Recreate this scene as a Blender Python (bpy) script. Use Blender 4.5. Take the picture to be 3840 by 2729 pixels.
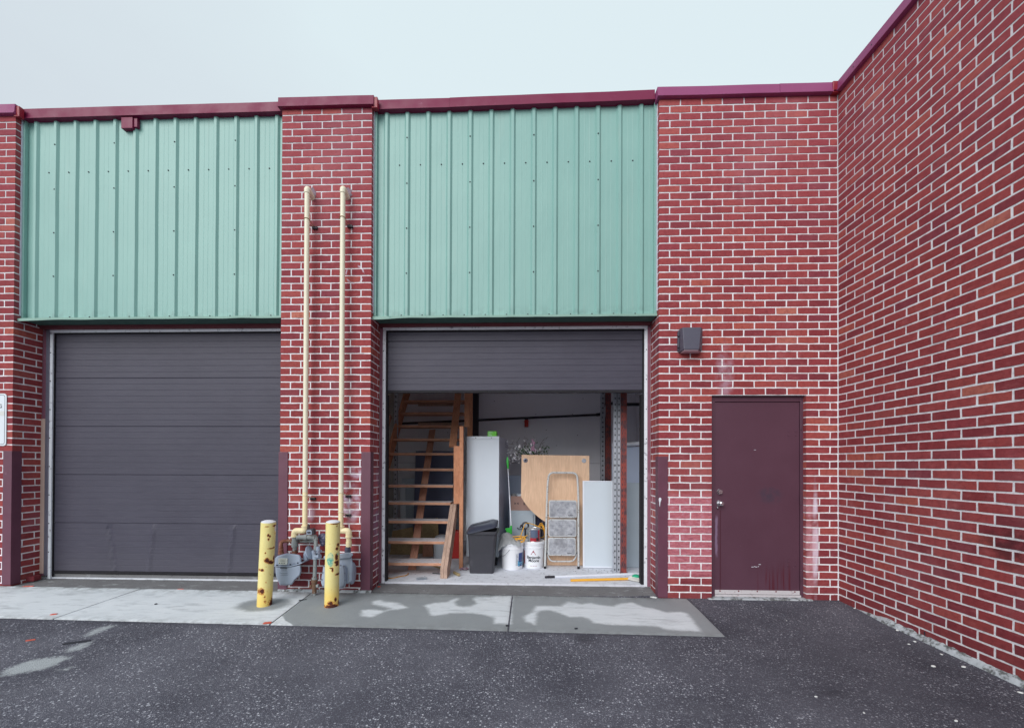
import bpy, bmesh, math, random
from mathutils import Vector, Matrix, noise
R_ = random.Random(7)
for o in list(bpy.data.objects): bpy.data.objects.remove(o)
sc = bpy.context.scene; COL = sc.collection

# ------------------------------------------------------------------ camera
FPX, YAW, PITCH, ROLL, SY = 1549.5253, .0325, .0062, .0037, 372.31   # in pixels of the 3840 px wide photograph
CAM = Vector((-3.4961, -4.7381, 1.5077))
Fw = Vector((-math.sin(YAW)*math.cos(PITCH), math.cos(YAW)*math.cos(PITCH), math.sin(PITCH)))
R0 = Vector((math.cos(YAW), math.sin(YAW), 0)); U0 = R0.cross(Fw)
Rt = math.cos(ROLL)*R0 + math.sin(ROLL)*U0; Up = -math.sin(ROLL)*R0 + math.cos(ROLL)*U0
cd = bpy.data.cameras.new('camera'); cam = bpy.data.objects.new('camera', cd); COL.objects.link(cam)
cam.matrix_world = Matrix(((Rt.x, Up.x, -Fw.x, CAM.x), (Rt.y, Up.y, -Fw.y, CAM.y), (Rt.z, Up.z, -Fw.z, CAM.z), (0, 0, 0, 1)))
cd.sensor_fit = 'HORIZONTAL'; cd.sensor_width = 36; cd.lens = 36*FPX/3840; cd.shift_y = SY/3840
cd.clip_start = .05; cd.clip_end = 1000
sc.camera = cam
# a point of the photograph on a wall plane (y = const), on a level (z = const) or on the side wall (x = const)
def ray(u, v): return Fw + (u-1920)/FPX*Rt - (v-1364.5-SY)/FPX*Up
def py(u, v, y): d = ray(u, v); return CAM + d*((y-CAM.y)/d.y)
def pz(u, v, z): d = ray(u, v); return CAM + d*((z-CAM.z)/d.z)
def px_(u, v, x): d = ray(u, v); return CAM + d*((x-CAM.x)/d.x)

# ------------------------------------------------------------------ world, sun, exposure
SUN_EL, SUN_AZ = math.radians(30), math.radians(-153)   # azimuth from +y, clockwise
w = bpy.data.worlds.new('World'); sc.world = w; w.use_nodes = True
nt = w.node_tree; nt.nodes.clear()
def N(t, ty, **k):
    n = t.nodes.new(ty)
    for a, b in k.items():
        if a in n.inputs.keys(): n.inputs[a].default_value = b
        else: setattr(n, a, b)
    return n
sky = N(nt, 'ShaderNodeTexSky', sky_type='NISHITA', sun_disc=False)
sky.sun_elevation = SUN_EL; sky.sun_rotation = SUN_AZ
tc = N(nt, 'ShaderNodeTexCoord')
mp = N(nt, 'ShaderNodeMapping'); mp.inputs['Scale'].default_value = (1, 1, 2.2)
cn = N(nt, 'ShaderNodeTexNoise', Scale=1.3, Detail=5.0, Roughness=.5)
cr = N(nt, 'ShaderNodeValToRGB')
cr.color_ramp.elements[0].position = .36; cr.color_ramp.elements[0].color = (4.4, 4.85, 5.2, 1)
cr.color_ramp.elements[1].position = .62; cr.color_ramp.elements[1].color = (4.95, 5.7, 5.95, 1)
sx = N(nt, 'ShaderNodeSeparateXYZ')
mr = N(nt, 'ShaderNodeMapRange'); mr.inputs['From Min'].default_value = -.75; mr.inputs['From Max'].default_value = .0
mr.inputs['To Min'].default_value = .34; mr.inputs['To Max'].default_value = .70
ad = N(nt, 'ShaderNodeMath', operation='MULTIPLY_ADD'); ad.inputs[1].default_value = .45
mx = N(nt, 'ShaderNodeMix', data_type='RGBA'); mx.inputs[0].default_value = .93
bg = N(nt, 'ShaderNodeBackground', Strength=.1); ou = N(nt, 'ShaderNodeOutputWorld')
L = nt.links.new
L(tc.outputs['Generated'], mp.inputs[0]); L(mp.outputs[0], cn.inputs['Vector']); L(tc.outputs['Generated'], sx.inputs[0])
L(sx.outputs['X'], mr.inputs['Value']); sb = N(nt, 'ShaderNodeMath', operation='SUBTRACT'); sb.inputs[1].default_value = .5
L(cn.outputs[0], sb.inputs[0]); L(sb.outputs[0], ad.inputs[0]); L(mr.outputs[0], ad.inputs[2]); L(ad.outputs[0], cr.inputs[0])
L(sky.outputs[0], mx.inputs[6]); L(cr.outputs[0], mx.inputs[7]); L(mx.outputs[2], bg.inputs[0]); L(bg.outputs[0], ou.inputs[0])
sl = bpy.data.lights.new('sun', 'SUN'); sl.energy = 1.5; sl.angle = math.radians(45); sl.color = (1, .975, .95)
so = bpy.data.objects.new('sun', sl); COL.objects.link(so)
sd = Vector((math.sin(SUN_AZ)*math.cos(SUN_EL), math.cos(SUN_AZ)*math.cos(SUN_EL), math.sin(SUN_EL)))
so.rotation_euler = sd.to_track_quat('Z', 'Y').to_euler(); so.location = (-4, -8, 12)
vs = sc.view_settings; vs.view_transform = 'Standard'; vs.look = 'None'; vs.exposure = 0.65; vs.gamma = 1
sc.render.engine = 'CYCLES'; sc.render.resolution_x = 1024; sc.render.resolution_y = 727
sc.cycles.max_bounces = 12; sc.cycles.diffuse_bounces = 9

# ------------------------------------------------------------------ helpers
def S(r, g, b):
    f = lambda c: (c/255/12.92) if c/255 <= .04045 else ((c/255+.055)/1.055)**2.4
    return (f(r), f(g), f(b))
def box(bm, x0, x1, y0, y1, z0, z1, M=None):
    vs = [bm.verts.new((x, y, z)) for x in (x0, x1) for y in (y0, y1) for z in (z0, z1)]
    if M:
        for v in vs: v.co = M @ v.co
    for f in ((0, 1, 3, 2), (4, 6, 7, 5), (0, 4, 5, 1), (2, 3, 7, 6), (0, 2, 6, 4), (1, 5, 7, 3)):
        bm.faces.new([vs[i] for i in f])
    return vs
def beam(bm, a, b, wx, wn, side=Vector((1, 0, 0))):
    """a rectangular bar from a to b; wx across along `side`, wn the other way"""
    a = Vector(a); b = Vector(b); d = (b-a).normalized(); s = (side-d*side.dot(d)).normalized(); n = d.cross(s)
    q = []
    for p in (a, b):
        for i, j in ((-1, -1), (1, -1), (1, 1), (-1, 1)): q.append(bm.verts.new(p+s*(i*wx/2)+n*(j*wn/2)))
    for f in ((3, 2, 1, 0), (4, 5, 6, 7), (0, 1, 5, 4), (1, 2, 6, 5), (2, 3, 7, 6), (3, 0, 4, 7)): bm.faces.new([q[i] for i in f])
def smoothpath(pts, rad, n=5):
    pts = [Vector(p) for p in pts]; out = [pts[0]]
    for i in range(1, len(pts)-1):
        p = pts[i]; a = pts[i-1]-p; b = pts[i+1]-p
        r = min(rad, a.length*.49, b.length*.49); A = p+a.normalized()*r; B = p+b.normalized()*r
        for k in range(n+1):
            t = k/n; out.append(A*(1-t)**2+p*2*t*(1-t)+B*t*t)
    out.append(pts[-1]); return out
def tube(bm, pts, r, seg=12, cap=True, closed=False):
    pts = [Vector(p) for p in pts]; n = len(pts); rings = []; prev = None
    rr = r if isinstance(r, (list, tuple)) else [r]*n
    for i, p in enumerate(pts):
        if closed: d = (pts[(i+1) % n]-pts[i-1]).normalized()
        else: d = ((pts[i+1] if i < n-1 else p)-(pts[i-1] if i > 0 else p)).normalized()
        if prev is None:
            s = Vector((1, 0, 0)) if abs(d.x) < .8 else Vector((0, 0, 1))
            s = (s-d*s.dot(d)).normalized()
        else: s = (prev-d*prev.dot(d)).normalized()
        prev = s; t = d.cross(s)
        rings.append([bm.verts.new(p+(s*math.cos(2*math.pi*k/seg)+t*math.sin(2*math.pi*k/seg))*rr[i]) for k in range(seg)])
    m = n if closed else n-1
    for i in range(m):
        A, B = rings[i], rings[(i+1) % n]
        for k in range(seg): bm.faces.new((A[k], A[(k+1) % seg], B[(k+1) % seg], B[k]))
    if cap and not closed: bm.faces.new(rings[0][::-1]); bm.faces.new(rings[-1])
def lathe(bm, prof, c, seg=32, M=None):
    """prof: list of (r, z); axis z through c"""
    rings = []
    for r, z in prof:
        if r < 1e-6: rings.append([bm.verts.new(Vector(c)+Vector((0, 0, z)))])
        else: rings.append([bm.verts.new(Vector(c)+Vector((r*math.cos(2*math.pi*k/seg), r*math.sin(2*math.pi*k/seg), z))) for k in range(seg)])
    if M:
        for rg in rings:
            for v in rg: v.co = M @ v.co
    for A, B in zip(rings, rings[1:]):
        for k in range(seg):
            a, b = A[k % len(A)], A[(k+1) % seg % len(A)]; c2, d = B[(k+1) % seg % len(B)], B[k % len(B)]
            q = []
            for v in (a, b, c2, d):
                if v not in q: q.append(v)
            if len(q) > 2: bm.faces.new(q)
def prism(bm, poly, ext):
    """closed polygon of 3D points pushed along ext"""
    ext = Vector(ext); A = [bm.verts.new(Vector(p)) for p in poly]; B = [bm.verts.new(Vector(p)+ext) for p in poly]
    n = len(A); bm.faces.new(A); bm.faces.new(B[::-1])
    for i in range(n): bm.faces.new((A[i], B[i], B[(i+1) % n], A[(i+1) % n]))
def loft(bm, rings, caps=True):
    Rg = [[bm.verts.new(Vector(p)) for p in r] for r in rings]; n = len(Rg[0])
    for A, B in zip(Rg, Rg[1:]):
        for k in range(n): bm.faces.new((A[k], A[(k+1) % n], B[(k+1) % n], B[k]))
    if caps: bm.faces.new(Rg[0][::-1]); bm.faces.new(Rg[-1])
def rrect(w, h, r, n=5):
    out = []
    for cx, cy, a0 in ((w/2-r, h/2-r, 0), (-w/2+r, h/2-r, 90), (-w/2+r, -h/2+r, 180), (w/2-r, -h/2+r, 270)):
        for k in range(n+1):
            a = math.radians(a0+90*k/n); out.append((cx+r*math.cos(a), cy+r*math.sin(a)))
    return out
def obj(name, bm, mat, parent=None, smooth=False, bev=0, bseg=2, label=None, ang=.6, fix=True):
    me = bpy.data.meshes.new(name)
    if fix: bmesh.ops.recalc_face_normals(bm, faces=bm.faces)
    bm.to_mesh(me); bm.free()
    o = bpy.data.objects.new(name, me); COL.objects.link(o)
    for m in (mat if isinstance(mat, (list, tuple)) else [mat]): me.materials.append(m)
    if parent:
        o.parent = parent; o.matrix_parent_inverse = MW(parent).inverted()
    if smooth:
        me.polygons.foreach_set('use_smooth', [True]*len(me.polygons))
        me.set_sharp_from_angle(angle=ang)
    if bev:
        b = o.modifiers.new('bevel', 'BEVEL'); b.width = bev; b.segments = bseg; b.limit_method = 'ANGLE'; b.angle_limit = .6
        b.harden_normals = False
    if label: o['label'] = label
    return o
def MW(o):
    m = Matrix.Translation(o.location)
    return (MW(o.parent) @ o.matrix_parent_inverse @ m) if o.parent else m
def tag(o, label, cat, group=None):
    o['label'] = label; o['category'] = cat
    if group: o['group'] = group
    return o
def thing(name, loc, label, cat, group=None):
    o = bpy.data.objects.new(name, None); o.empty_display_size = .1; COL.objects.link(o); o.location = loc
    return tag(o, label, cat, group)
def struct(o): o['kind'] = 'structure'; return o
def BM(): return bmesh.new()
def attr(o, name, fn):
    me = o.data; a = me.attributes.new(name, 'FLOAT', 'POINT')
    a.data.foreach_set('value', [fn(v.co) for v in me.vertices])
def inpoly(x, y, P):
    c = False; n = len(P); j = n-1
    for i in range(n):
        if (P[i][1] > y) != (P[j][1] > y) and x < (P[j][0]-P[i][0])*(y-P[i][1])/(P[j][1]-P[i][1])+P[i][0]: c = not c
        j = i
    return c
def sdist(x, y, P):
    """signed distance to polygon, inside positive"""
    d = 1e9; n = len(P)
    for i in range(n):
        ax, ay = P[i]; bx, by = P[(i+1) % n]; ex, ey = bx-ax, by-ay
        t = max(0, min(1, ((x-ax)*ex+(y-ay)*ey)/(ex*ex+ey*ey+1e-12)))
        d = min(d, math.hypot(x-ax-ex*t, y-ay-ey*t))
    return d if inpoly(x, y, P) else -d

# ------------------------------------------------------------------ materials
class G:
    """tiny node-graph writer"""
    def __init__(s, name):
        s.m = bpy.data.materials.new(name); s.m.use_nodes = True; s.t = s.m.node_tree
        s.p = s.t.nodes['Principled BSDF']; s.pos = N(s.t, 'ShaderNodeTexCoord').outputs['Object']
    def link(s, a, b): s.t.links.new(a, b)
    def set(s, sock, v):
        if hasattr(v, 'is_output') or isinstance(v, bpy.types.NodeSocket): s.link(v, sock)
        elif isinstance(v, (tuple, list)) and len(v) == 3 and sock.type == 'RGBA': sock.default_value = (*v, 1)
        else: sock.default_value = v
    def map(s, scale=(1, 1, 1), rot=(0, 0, 0), loc=(0, 0, 0), src=None):
        n = N(s.t, 'ShaderNodeMapping'); s.link(src or s.pos, n.inputs[0])
        n.inputs['Scale'].default_value = scale; n.inputs['Rotation'].default_value = rot; n.inputs['Location'].default_value = loc
        return n.outputs[0]
    def noise(s, scale, detail=3, rough=.55, vec=None, dist=0):
        n = N(s.t, 'ShaderNodeTexNoise'); s.link(vec or s.pos, n.inputs['Vector'])
        n.inputs['Scale'].default_value = scale; n.inputs['Detail'].default_value = detail; n.inputs['Roughness'].default_value = rough
        n.inputs['Distortion'].default_value = dist
        return n.outputs['Fac']
    def voro(s, scale, feature='F1', vec=None, out='Distance', rand=1):
        n = N(s.t, 'ShaderNodeTexVoronoi', feature=feature); s.link(vec or s.pos, n.inputs['Vector']); n.inputs['Scale'].default_value = scale
        n.inputs['Randomness'].default_value = rand
        return n.outputs[out]
    def math(s, op, a, b=0, c=0, clamp=False):
        n = N(s.t, 'ShaderNodeMath', operation=op, use_clamp=clamp)
        s.set(n.inputs[0], a); s.set(n.inputs[1], b); s.set(n.inputs[2], c); return n.outputs[0]
    def ramp(s, f, lo, hi, a=0., b=1.):
        n = N(s.t, 'ShaderNodeMapRange', interpolation_type='SMOOTHSTEP'); s.set(n.inputs['Value'], f)
        n.inputs['From Min'].default_value = lo; n.inputs['From Max'].default_value = hi
        n.inputs['To Min'].default_value = a; n.inputs['To Max'].default_value = b; return n.outputs[0]
    def mix(s, f, a, b, mode='MIX'):
        n = N(s.t, 'ShaderNodeMix', data_type='RGBA', blend_type=mode); s.set(n.inputs[0], f); s.set(n.inputs[6], a); s.set(n.inputs[7], b)
        return n.outputs[2]
    def cr(s, f, stops, interp='LINEAR'):
        n = N(s.t, 'ShaderNodeValToRGB'); s.link(f, n.inputs[0]); r = n.color_ramp; r.interpolation = interp
        while len(r.elements) > 1: r.elements.remove(r.elements[-1])
        r.elements[0].position = stops[0][0]; r.elements[0].color = (*stops[0][1], 1)
        for p, c in stops[1:]: r.elements.new(p).color = (*c, 1)
        return n.outputs[0]
    def attr(s, name):
        n = N(s.t, 'ShaderNodeAttribute', attribute_name=name); return n.outputs['Fac']
    def island(s): return N(s.t, 'ShaderNodeNewGeometry').outputs['Random Per Island']
    def xyz(s):
        n = N(s.t, 'ShaderNodeSeparateXYZ'); s.link(s.pos, n.inputs[0]); return n.outputs
    def bump(s, h, strength=.3, dist=.01, prev=None):
        n = N(s.t, 'ShaderNodeBump'); s.set(n.inputs['Height'], h); n.inputs['Strength'].default_value = strength; n.inputs['Distance'].default_value = dist
        if prev: s.link(prev, n.inputs['Normal'])
        return n.outputs[0]
    def out(s, base=None, rough=None, metal=None, spec=None, normal=None, **k):
        p = s.p.inputs
        for key, v in (('Base Color', base), ('Roughness', rough), ('Metallic', metal), ('Specular IOR Level', spec), ('Normal', normal)):
            if v is not None: s.set(p[key], v)
        for a, b in k.items(): s.set(p[a.replace('_', ' ')], b)
        return s.m
def sc3(c, k): return tuple(min(1, x*k) for x in c)
def plain(name, c, rough=.5, var=.12, scale=6, metal=0, bump=.05, bscale=120, spec=.5, dirt=None, dscale=9, dlo=.55, dhi=.75, stretch=(1, 1, 1)):
    g = G(name); n = g.noise(scale, 4, vec=g.map(stretch)); base = g.mix(n, sc3(c, 1-var), sc3(c, 1+var))
    if dirt: base = g.mix(g.ramp(g.noise(dscale, 6, .65), dlo, dhi), base, dirt)
    rr = g.ramp(g.noise(scale*2.3, 3), .3, .7, rough*.85, min(1, rough*1.15))
    return g.out(base, rr, metal, spec, g.bump(g.noise(bscale, 2), bump, .004) if bump else None)

def brick_mat():
    g = G('red_brick'); r = g.island(); x, y, z = g.xyz()
    base = g.cr(r, [(0, S(132, 60, 68)), (.07, S(148, 62, 68)), (.2, S(166, 78, 78)), (.35, S(150, 64, 68)), (.5, S(172, 80, 78)), (.62, S(156, 68, 76)),
                    (.74, S(178, 88, 82)), (.82, S(146, 64, 66)), (.90, S(140, 66, 78)), (.95, S(188, 100, 86)), (.985, S(162, 74, 74)), (1, S(206, 130, 110))])
    # mottling, drag marks of the wire cut, chalky bloom
    n1 = g.noise(26, 4, .6); base = g.mix(g.ramp(n1, .4, .72, 0, .4), base, S(112, 46, 54))
    n2 = g.noise(9, 5, .65, g.map((1, 1, 2.2)))
    base = g.mix(g.ramp(n2, .50, .8, 0, .6), base, S(186, 106, 108)); base = g.mix(g.ramp(g.noise(34, 6, .75, g.map((1, 1, 3), loc=(4, 4, 4))), .54, .78, 0, .4), base, S(120, 52, 60)); base = g.mix(g.ramp(g.noise(1.3, 5, .6, g.map((1, 1, .5), loc=(7, 2, 0))), .50, .74, 0, .22), base, S(206, 150, 156)); base = g.mix(g.ramp(g.noise(2.1, 5, .65, g.map((1.6, 1.6, .35), loc=(1, 9, 0))), .54, .76, 0, .30), base, S(104, 48, 56))
    base = g.mix(g.ramp(g.noise(210, 2), .66, .74, 0, .55), base, S(212, 150, 148))
    base = g.mix(g.ramp(g.noise(150, 2, vec=g.map(loc=(3, 1, 7))), .70, .78, 0, .8), base, S(60, 26, 32))
    # higher courses are paler and pinker
    base = g.mix(g.ramp(z, 2.6, 5.7, 0, .26), base, S(182, 92, 108))
    # scrubbed, sand blasted patch between guard and steel door
    mk = g.math('MULTIPLY', g.ramp(z, .20, .34), g.ramp(z, 1.13, 1.25, 1, 0))
    mk = g.math('MULTIPLY', mk, g.math('MULTIPLY', g.ramp(x, -2.02, -1.9), g.ramp(x, -1.40, -1.36, 1, 0)))
    scr = g.cr(g.noise(15, 6, .75, g.map((1, 1, 3))), [(.32, S(140, 88, 116)), (.5, S(204, 120, 130)), (.68, S(206, 164, 184))])
    base = g.mix(g.math('MULTIPLY', mk, .8), base, scr)
    # cleaned graffiti ghosts
    def ghost(cx, cz, rx, rz, amt, col=S(212, 196, 216), nsc=7):
        global _
        dx = g.math('MULTIPLY', g.math('SUBTRACT', x, cx), 1/rx); dz = g.math('MULTIPLY', g.math('SUBTRACT', z, cz), 1/rz)
        d = g.math('ADD', g.math('MULTIPLY', dx, dx), g.math('MULTIPLY', dz, dz))
        m = g.math('MULTIPLY', g.ramp(d, .1, 1.3, 1, 0), g.ramp(g.noise(nsc, 4), .35, .62))
        m = g.math('MULTIPLY', m, g.ramp(y, -.3, -.2))
        return g.mix(g.math('MULTIPLY', m, amt), base, col)
    base = ghost(-1.25, 2.55, .11, .36, .42)
    base = ghost(-.25, .66, .035, .72, 1.5, S(232, 222, 238), 3); base = ghost(-.33, .62, .12, .6, .8, S(214, 160, 170), 6)
    base = ghost(-5.53, 1.08, .13, .26, 1.0); base = ghost(-6.03, .95, .09, .12, .7); base = ghost(-5.47, 1.42, .10, .07, .9)
    base = ghost(-2.06, 1.05, .09, .9, .7, S(186, 150, 170)); base = ghost(-5.28, .8, .07, .8, 1.1, S(150, 112, 136), 4)
    base = ghost(-9.5, .75, .16, .5, .5, S(150, 110, 130))
    # pencil chalk rings on the pier
    dx = g.math('SUBTRACT', x, -5.49); dz = g.math('SUBTRACT', z, 3.73); d = g.math('SQRT', g.math('ADD', g.math('MULTIPLY', dx, dx), g.math('MULTIPLY', dz, dz)))
    ring = g.ramp(g.math('ABSOLUTE', g.math('SUBTRACT', d, .105)), .004, .012, 1, 0)
    base = g.mix(g.math('MULTIPLY', ring, g.ramp(g.noise(14), .45, .6)), base, S(208, 190, 205))
    # grime low on the wall, soot mark on the wing
    base = g.mix(g.ramp(z, .0, .34, .35, 0), base, S(86, 44, 52))
    dy = g.math('MULTIPLY', g.math('SUBTRACT', y, -1.72), 3.4); dz = g.math('MULTIPLY', g.math('SUBTRACT', z, .93), 7)
    d = g.math('ADD', g.math('MULTIPLY', dy, dy), g.math('MULTIPLY', dz, dz))
    base = g.mix(g.math('MULTIPLY', g.ramp(d, .1, 1.6, .65, 0), g.ramp(g.noise(9, 4), .3, .6)), base, S(48, 28, 36))
    base = g.mix(1.0, base, (.86, .83, .84), 'MULTIPLY')
    h = g.math('ADD', g.noise(70, 6, .8), g.math('MULTIPLY', g.noise(14, 3, vec=g.map((1, 1, 4))), .8))
    return g.out(base, .86, spec=.25, normal=g.bump(h, .55, .004))
M_brick = brick_mat()
def mortar_mat():
    g = G('mortar'); x, y, z = g.xyz()
    b = g.cr(g.noise(30, 5, .6), [(.3, S(214, 213, 218)), (.5, S(236, 236, 241)), (.7, S(247, 247, 250))])
    b = g.mix(g.ramp(g.noise(3.2, 5, .6), .54, .74, 0, .4), b, S(160, 158, 164))
    b = g.mix(g.ramp(z, 2.8, 5.7, 0, .45), b, S(176, 168, 174))
    return g.out(b, .95, spec=.2, normal=g.bump(g.noise(160, 3), .5, .004))
M_mortar = mortar_mat()
M_fillet = plain('mortar_wash', S(176, 182, 188), .95, .25, 14, bump=.8, bscale=40, spec=.2, dirt=S(96, 98, 98), dscale=16, dlo=.46, dhi=.62)
def clad_mat():
    g = G('green_cladding'); x, y, z = g.xyz()
    b = g.mix(g.noise(1.6, 4), S(126, 169, 163), S(138, 181, 173))
    st = g.noise(9, 4, .6, g.map((9, 1, .35))); b = g.mix(g.ramp(st, .5, .8, 0, .18), b, S(98, 134, 130))
    b = g.mix(g.ramp(g.noise(180, 2), .6, .75, 0, .15), b, S(92, 126, 122))
    b = g.mix(g.math('MULTIPLY', g.ramp(z, 3.26, 3.42, 1, 0), g.ramp(g.noise(9, 4), .4, .65, 0, .5)), b, S(98, 126, 122))
    b = g.mix(g.ramp(g.noise(5, 5, .7, g.map((2.5, 1, .25), loc=(2, 0, 0))), .56, .78, 0, .28), b, S(150, 168, 160))
    return g.out(b, .42, spec=.5, normal=g.bump(g.noise(9, 2, vec=g.map((1, 1, .3))), .06, .01))
M_clad = clad_mat()
M_trim = plain('green_trim', S(142, 178, 166), .5, .1, 9, bump=.15, bscale=30, dirt=S(110, 150, 142), dlo=.6, dhi=.75)
M_soffit = plain('green_soffit', S(72, 108, 100), .6, .1, 5)
def coping_mat(name, c, c2):
    g = G(name); b = g.mix(g.noise(1.4, 4), c, c2)
    b = g.mix(g.ramp(g.noise(13, 5, .65), .62, .8, 0, .4), b, S(176, 120, 150))
    return g.out(b, g.ramp(g.noise(4, 4), .3, .7, .4, .6), spec=.35, normal=g.bump(g.noise(4, 3), .12, .02))
M_cop = coping_mat('maroon_coping', S(112, 14, 58), S(124, 22, 70))
M_cop2 = coping_mat('maroon_coping_faded', S(136, 58, 104), S(152, 76, 120))
M_maroon = plain('maroon_sealant', S(140, 24, 44), .4, .2, 12)
def door_mat():
    g = G('charcoal_door_paint'); x, y, z = g.xyz()
    b = g.mix(g.noise(2.2, 5, .6), S(58, 56, 70), S(72, 70, 85))
    b = g.mix(g.ramp(g.noise(60, 3), .5, .8, 0, .2), b, S(92, 90, 102))
    b = g.mix(g.ramp(g.noise(5, 5, .7, g.map((3, 1, .4), loc=(5, 0, 0))), .62, .78, 0, .2), b, S(86, 78, 90))
    gr = g.noise(14, 5, .7, g.map((.35, 1, 9))); b = g.mix(g.ramp(gr, .42, .72, 0, .35), b, S(88, 86, 98)); b = g.mix(g.ramp(z, .55, .12, 0, .3), b, S(90, 88, 98))
    return g.out(b, .55, spec=.4, normal=g.bump(g.math('ADD', g.noise(240, 2), gr), .3, .003))
M_gdoor = door_mat()
M_rubber = plain('black_rubber', S(34, 32, 38), .75, .3, 20, spec=.3)
M_white_metal = plain('weathered_white_metal', S(226, 230, 238), .45, .1, 10, dirt=S(134, 134, 146), dscale=16, dlo=.55, dhi=.72)
M_galv = plain('galvanised_track', S(128, 130, 146), .4, .2, 14, metal=.5)
M_jamb = plain('mauve_jamb_board', S(132, 84, 102), .7, .2, 8, stretch=(1, 1, .2), dirt=S(168, 130, 146), dscale=6)
M_jambw = wood('bare_jamb_wood', S(206, 178, 160), S(170, 138, 124), (3, 3, 14)) if False else plain('bare_jamb_wood', S(204, 178, 166), .7, .12, 6)
M_lintel = plain('brown_lintel', S(116, 56, 64), .7)
def sdoor_mat():
    g = G('maroon_door_paint'); x, y, z = g.xyz()
    b = g.mix(g.noise(2.4, 5, .6), S(78, 47, 62), S(94, 62, 78))
    b = g.mix(g.ramp(g.noise(85, 3), .62, .76, 0, .5), b, S(62, 36, 50))
    # smoke smudge, red runs at the lower right, drip under the knob
    dx = g.math('MULTIPLY', g.math('SUBTRACT', x, -.71), 6.5); dz = g.math('MULTIPLY', g.math('SUBTRACT', z, 1.185), 10)
    d = g.math('ADD', g.math('MULTIPLY', dx, dx), g.math('MULTIPLY', dz, dz))
    b = g.mix(g.math('MULTIPLY', g.ramp(d, .0, 1.3, .7, 0), g.ramp(g.noise(16, 4), .3, .6)), b, S(62, 56, 72))
    run = g.math('MULTIPLY', g.ramp(g.noise(30, 2, vec=g.map((1, 1, .04))), .50, .58), g.ramp(g.math('ADD', z, g.math('MULTIPLY', g.noise(7, 1, vec=g.map((1, 1, .02))), .6)), .50, .78, 1, 0))
    run = g.math('MULTIPLY', run, g.math('MULTIPLY', g.ramp(x, -.9, -.8), g.ramp(x, -.5, -.44, 1, 0)))
    b = g.mix(g.math('MULTIPLY', run, .7), b, S(82, 20, 34))
    dr = g.math('MULTIPLY', g.ramp(g.math('ABSOLUTE', g.math('SUBTRACT', x, -1.268)), .004, .009, 1, 0), g.ramp(z, 1.0, 1.02, 1, 0))
    b = g.mix(g.math('MULTIPLY', dr, .7), b, S(66, 22, 36))
    sc_ = g.math('MULTIPLY', g.ramp(g.math('ABSOLUTE', g.math('SUBTRACT', x, g.math('ADD', -1.345, g.math('MULTIPLY', g.noise(5, 2), .06)))), .006, .018, 1, 0), g.math('MULTIPLY', g.ramp(z, .45, .55), g.ramp(z, .9, .97, 1, 0)))
    b = g.mix(g.math('MULTIPLY', sc_, .55), b, S(150, 130, 160))
    b = g.mix(g.ramp(g.noise(70, 2, vec=g.map(loc=(9, 2, 4))), .79, .82), b, S(176, 160, 166))
    return g.out(b, .5, spec=.45, normal=g.bump(g.noise(120, 3), .2, .003))
M_sdoor = sdoor_mat()
M_guard = plain('maroon_guard_paint', S(100, 58, 76), .5, .22, 5, dirt=S(150, 106, 130), dscale=4, dlo=.62, dhi=.8, bump=.25, bscale=50)
M_kick = plain('pale_kick_strip', S(196, 192, 196), .5, .12, 20, dirt=S(140, 120, 126), dscale=20)
M_chrome = plain('brushed_metal', S(206, 206, 212), .22, .06, 30, metal=.9)
M_black = plain('black_plastic', S(42, 40, 50), .5, .15, 10)
def bollard_mat():
    g = G('chipped_yellow_paint'); a = g.attr('rust'); x, y, z = g.xyz()
    m = g.math('ADD', a, g.math('MULTIPLY', g.math('SUBTRACT', g.noise(75, 6, .8), .5), 1.5))
    yel = g.mix(g.noise(7, 4), S(232, 216, 138), S(240, 228, 164))
    yel = g.mix(g.ramp(z, .28, .12, 0, .5), yel, S(240, 196, 66))
    yel = g.mix(g.ramp(g.noise(44, 4, .7), .60, .72, 0, .6), yel, S(196, 160, 84))
    yel = g.mix(g.ramp(m, .22, .42), yel, S(206, 130, 52))
    rust = g.mix(g.noise(60, 4), S(52, 26, 26), S(104, 52, 40))
    b = g.mix(g.ramp(m, .44, .49), yel, rust)
    b = g.mix(g.ramp(g.attr('teal'), .35, .55), b, g.mix(g.ramp(g.noise(26, 4), .42, .6), S(96, 172, 156), S(206, 216, 170)))
    b = g.mix(g.ramp(g.attr('white'), .3, .6), b, S(226, 222, 228))
    return g.out(b, g.ramp(m, .42, .47, .45, .9), spec=.4, normal=g.bump(g.ramp(m, .40, .48, 1, 0), .4, .003))
M_boll = bollard_mat()
M_bolltop = plain('bollard_cap_concrete', S(222, 224, 232), .8, .12, 20)
M_pipe = plain('cream_pipe_paint', S(236, 228, 204), .45, .04, 5, dirt=S(214, 186, 136), dscale=12, dlo=.70, dhi=.82)
M_pipey = plain('cream_yellow_pipe_paint', S(242, 226, 184), .45, .06, 6, dirt=S(224, 214, 206), dscale=7, dlo=.58, dhi=.7)
M_strap = plain('rusty_strap', S(150, 116, 64), .6, .3, 30)
M_gas = plain('grey_meter_paint', S(156, 168, 188), .5, .12, 7, dirt=S(120, 130, 150), dscale=11, dlo=.56, dhi=.75, bump=.2, bscale=40)
M_gpipe = plain('grey_pipe_paint', S(142, 148, 150), .6, .2, 16, dirt=S(104, 70, 52), dscale=22, dlo=.56, dhi=.66, bump=.3, bscale=60)
M_rust = plain('rusty_iron', S(112, 66, 52), .8, .35, 22, dirt=S(158, 122, 100), dscale=20, dlo=.5, dhi=.7, bump=.5, bscale=60)
M_brass = plain('aged_brass', S(116, 88, 70), .6, .3, 24, dirt=S(156, 150, 150), dscale=26, dlo=.55, dhi=.68, metal=.2)
M_dial = plain('dial_plate', S(206, 212, 210), .4, .06, 10)
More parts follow.
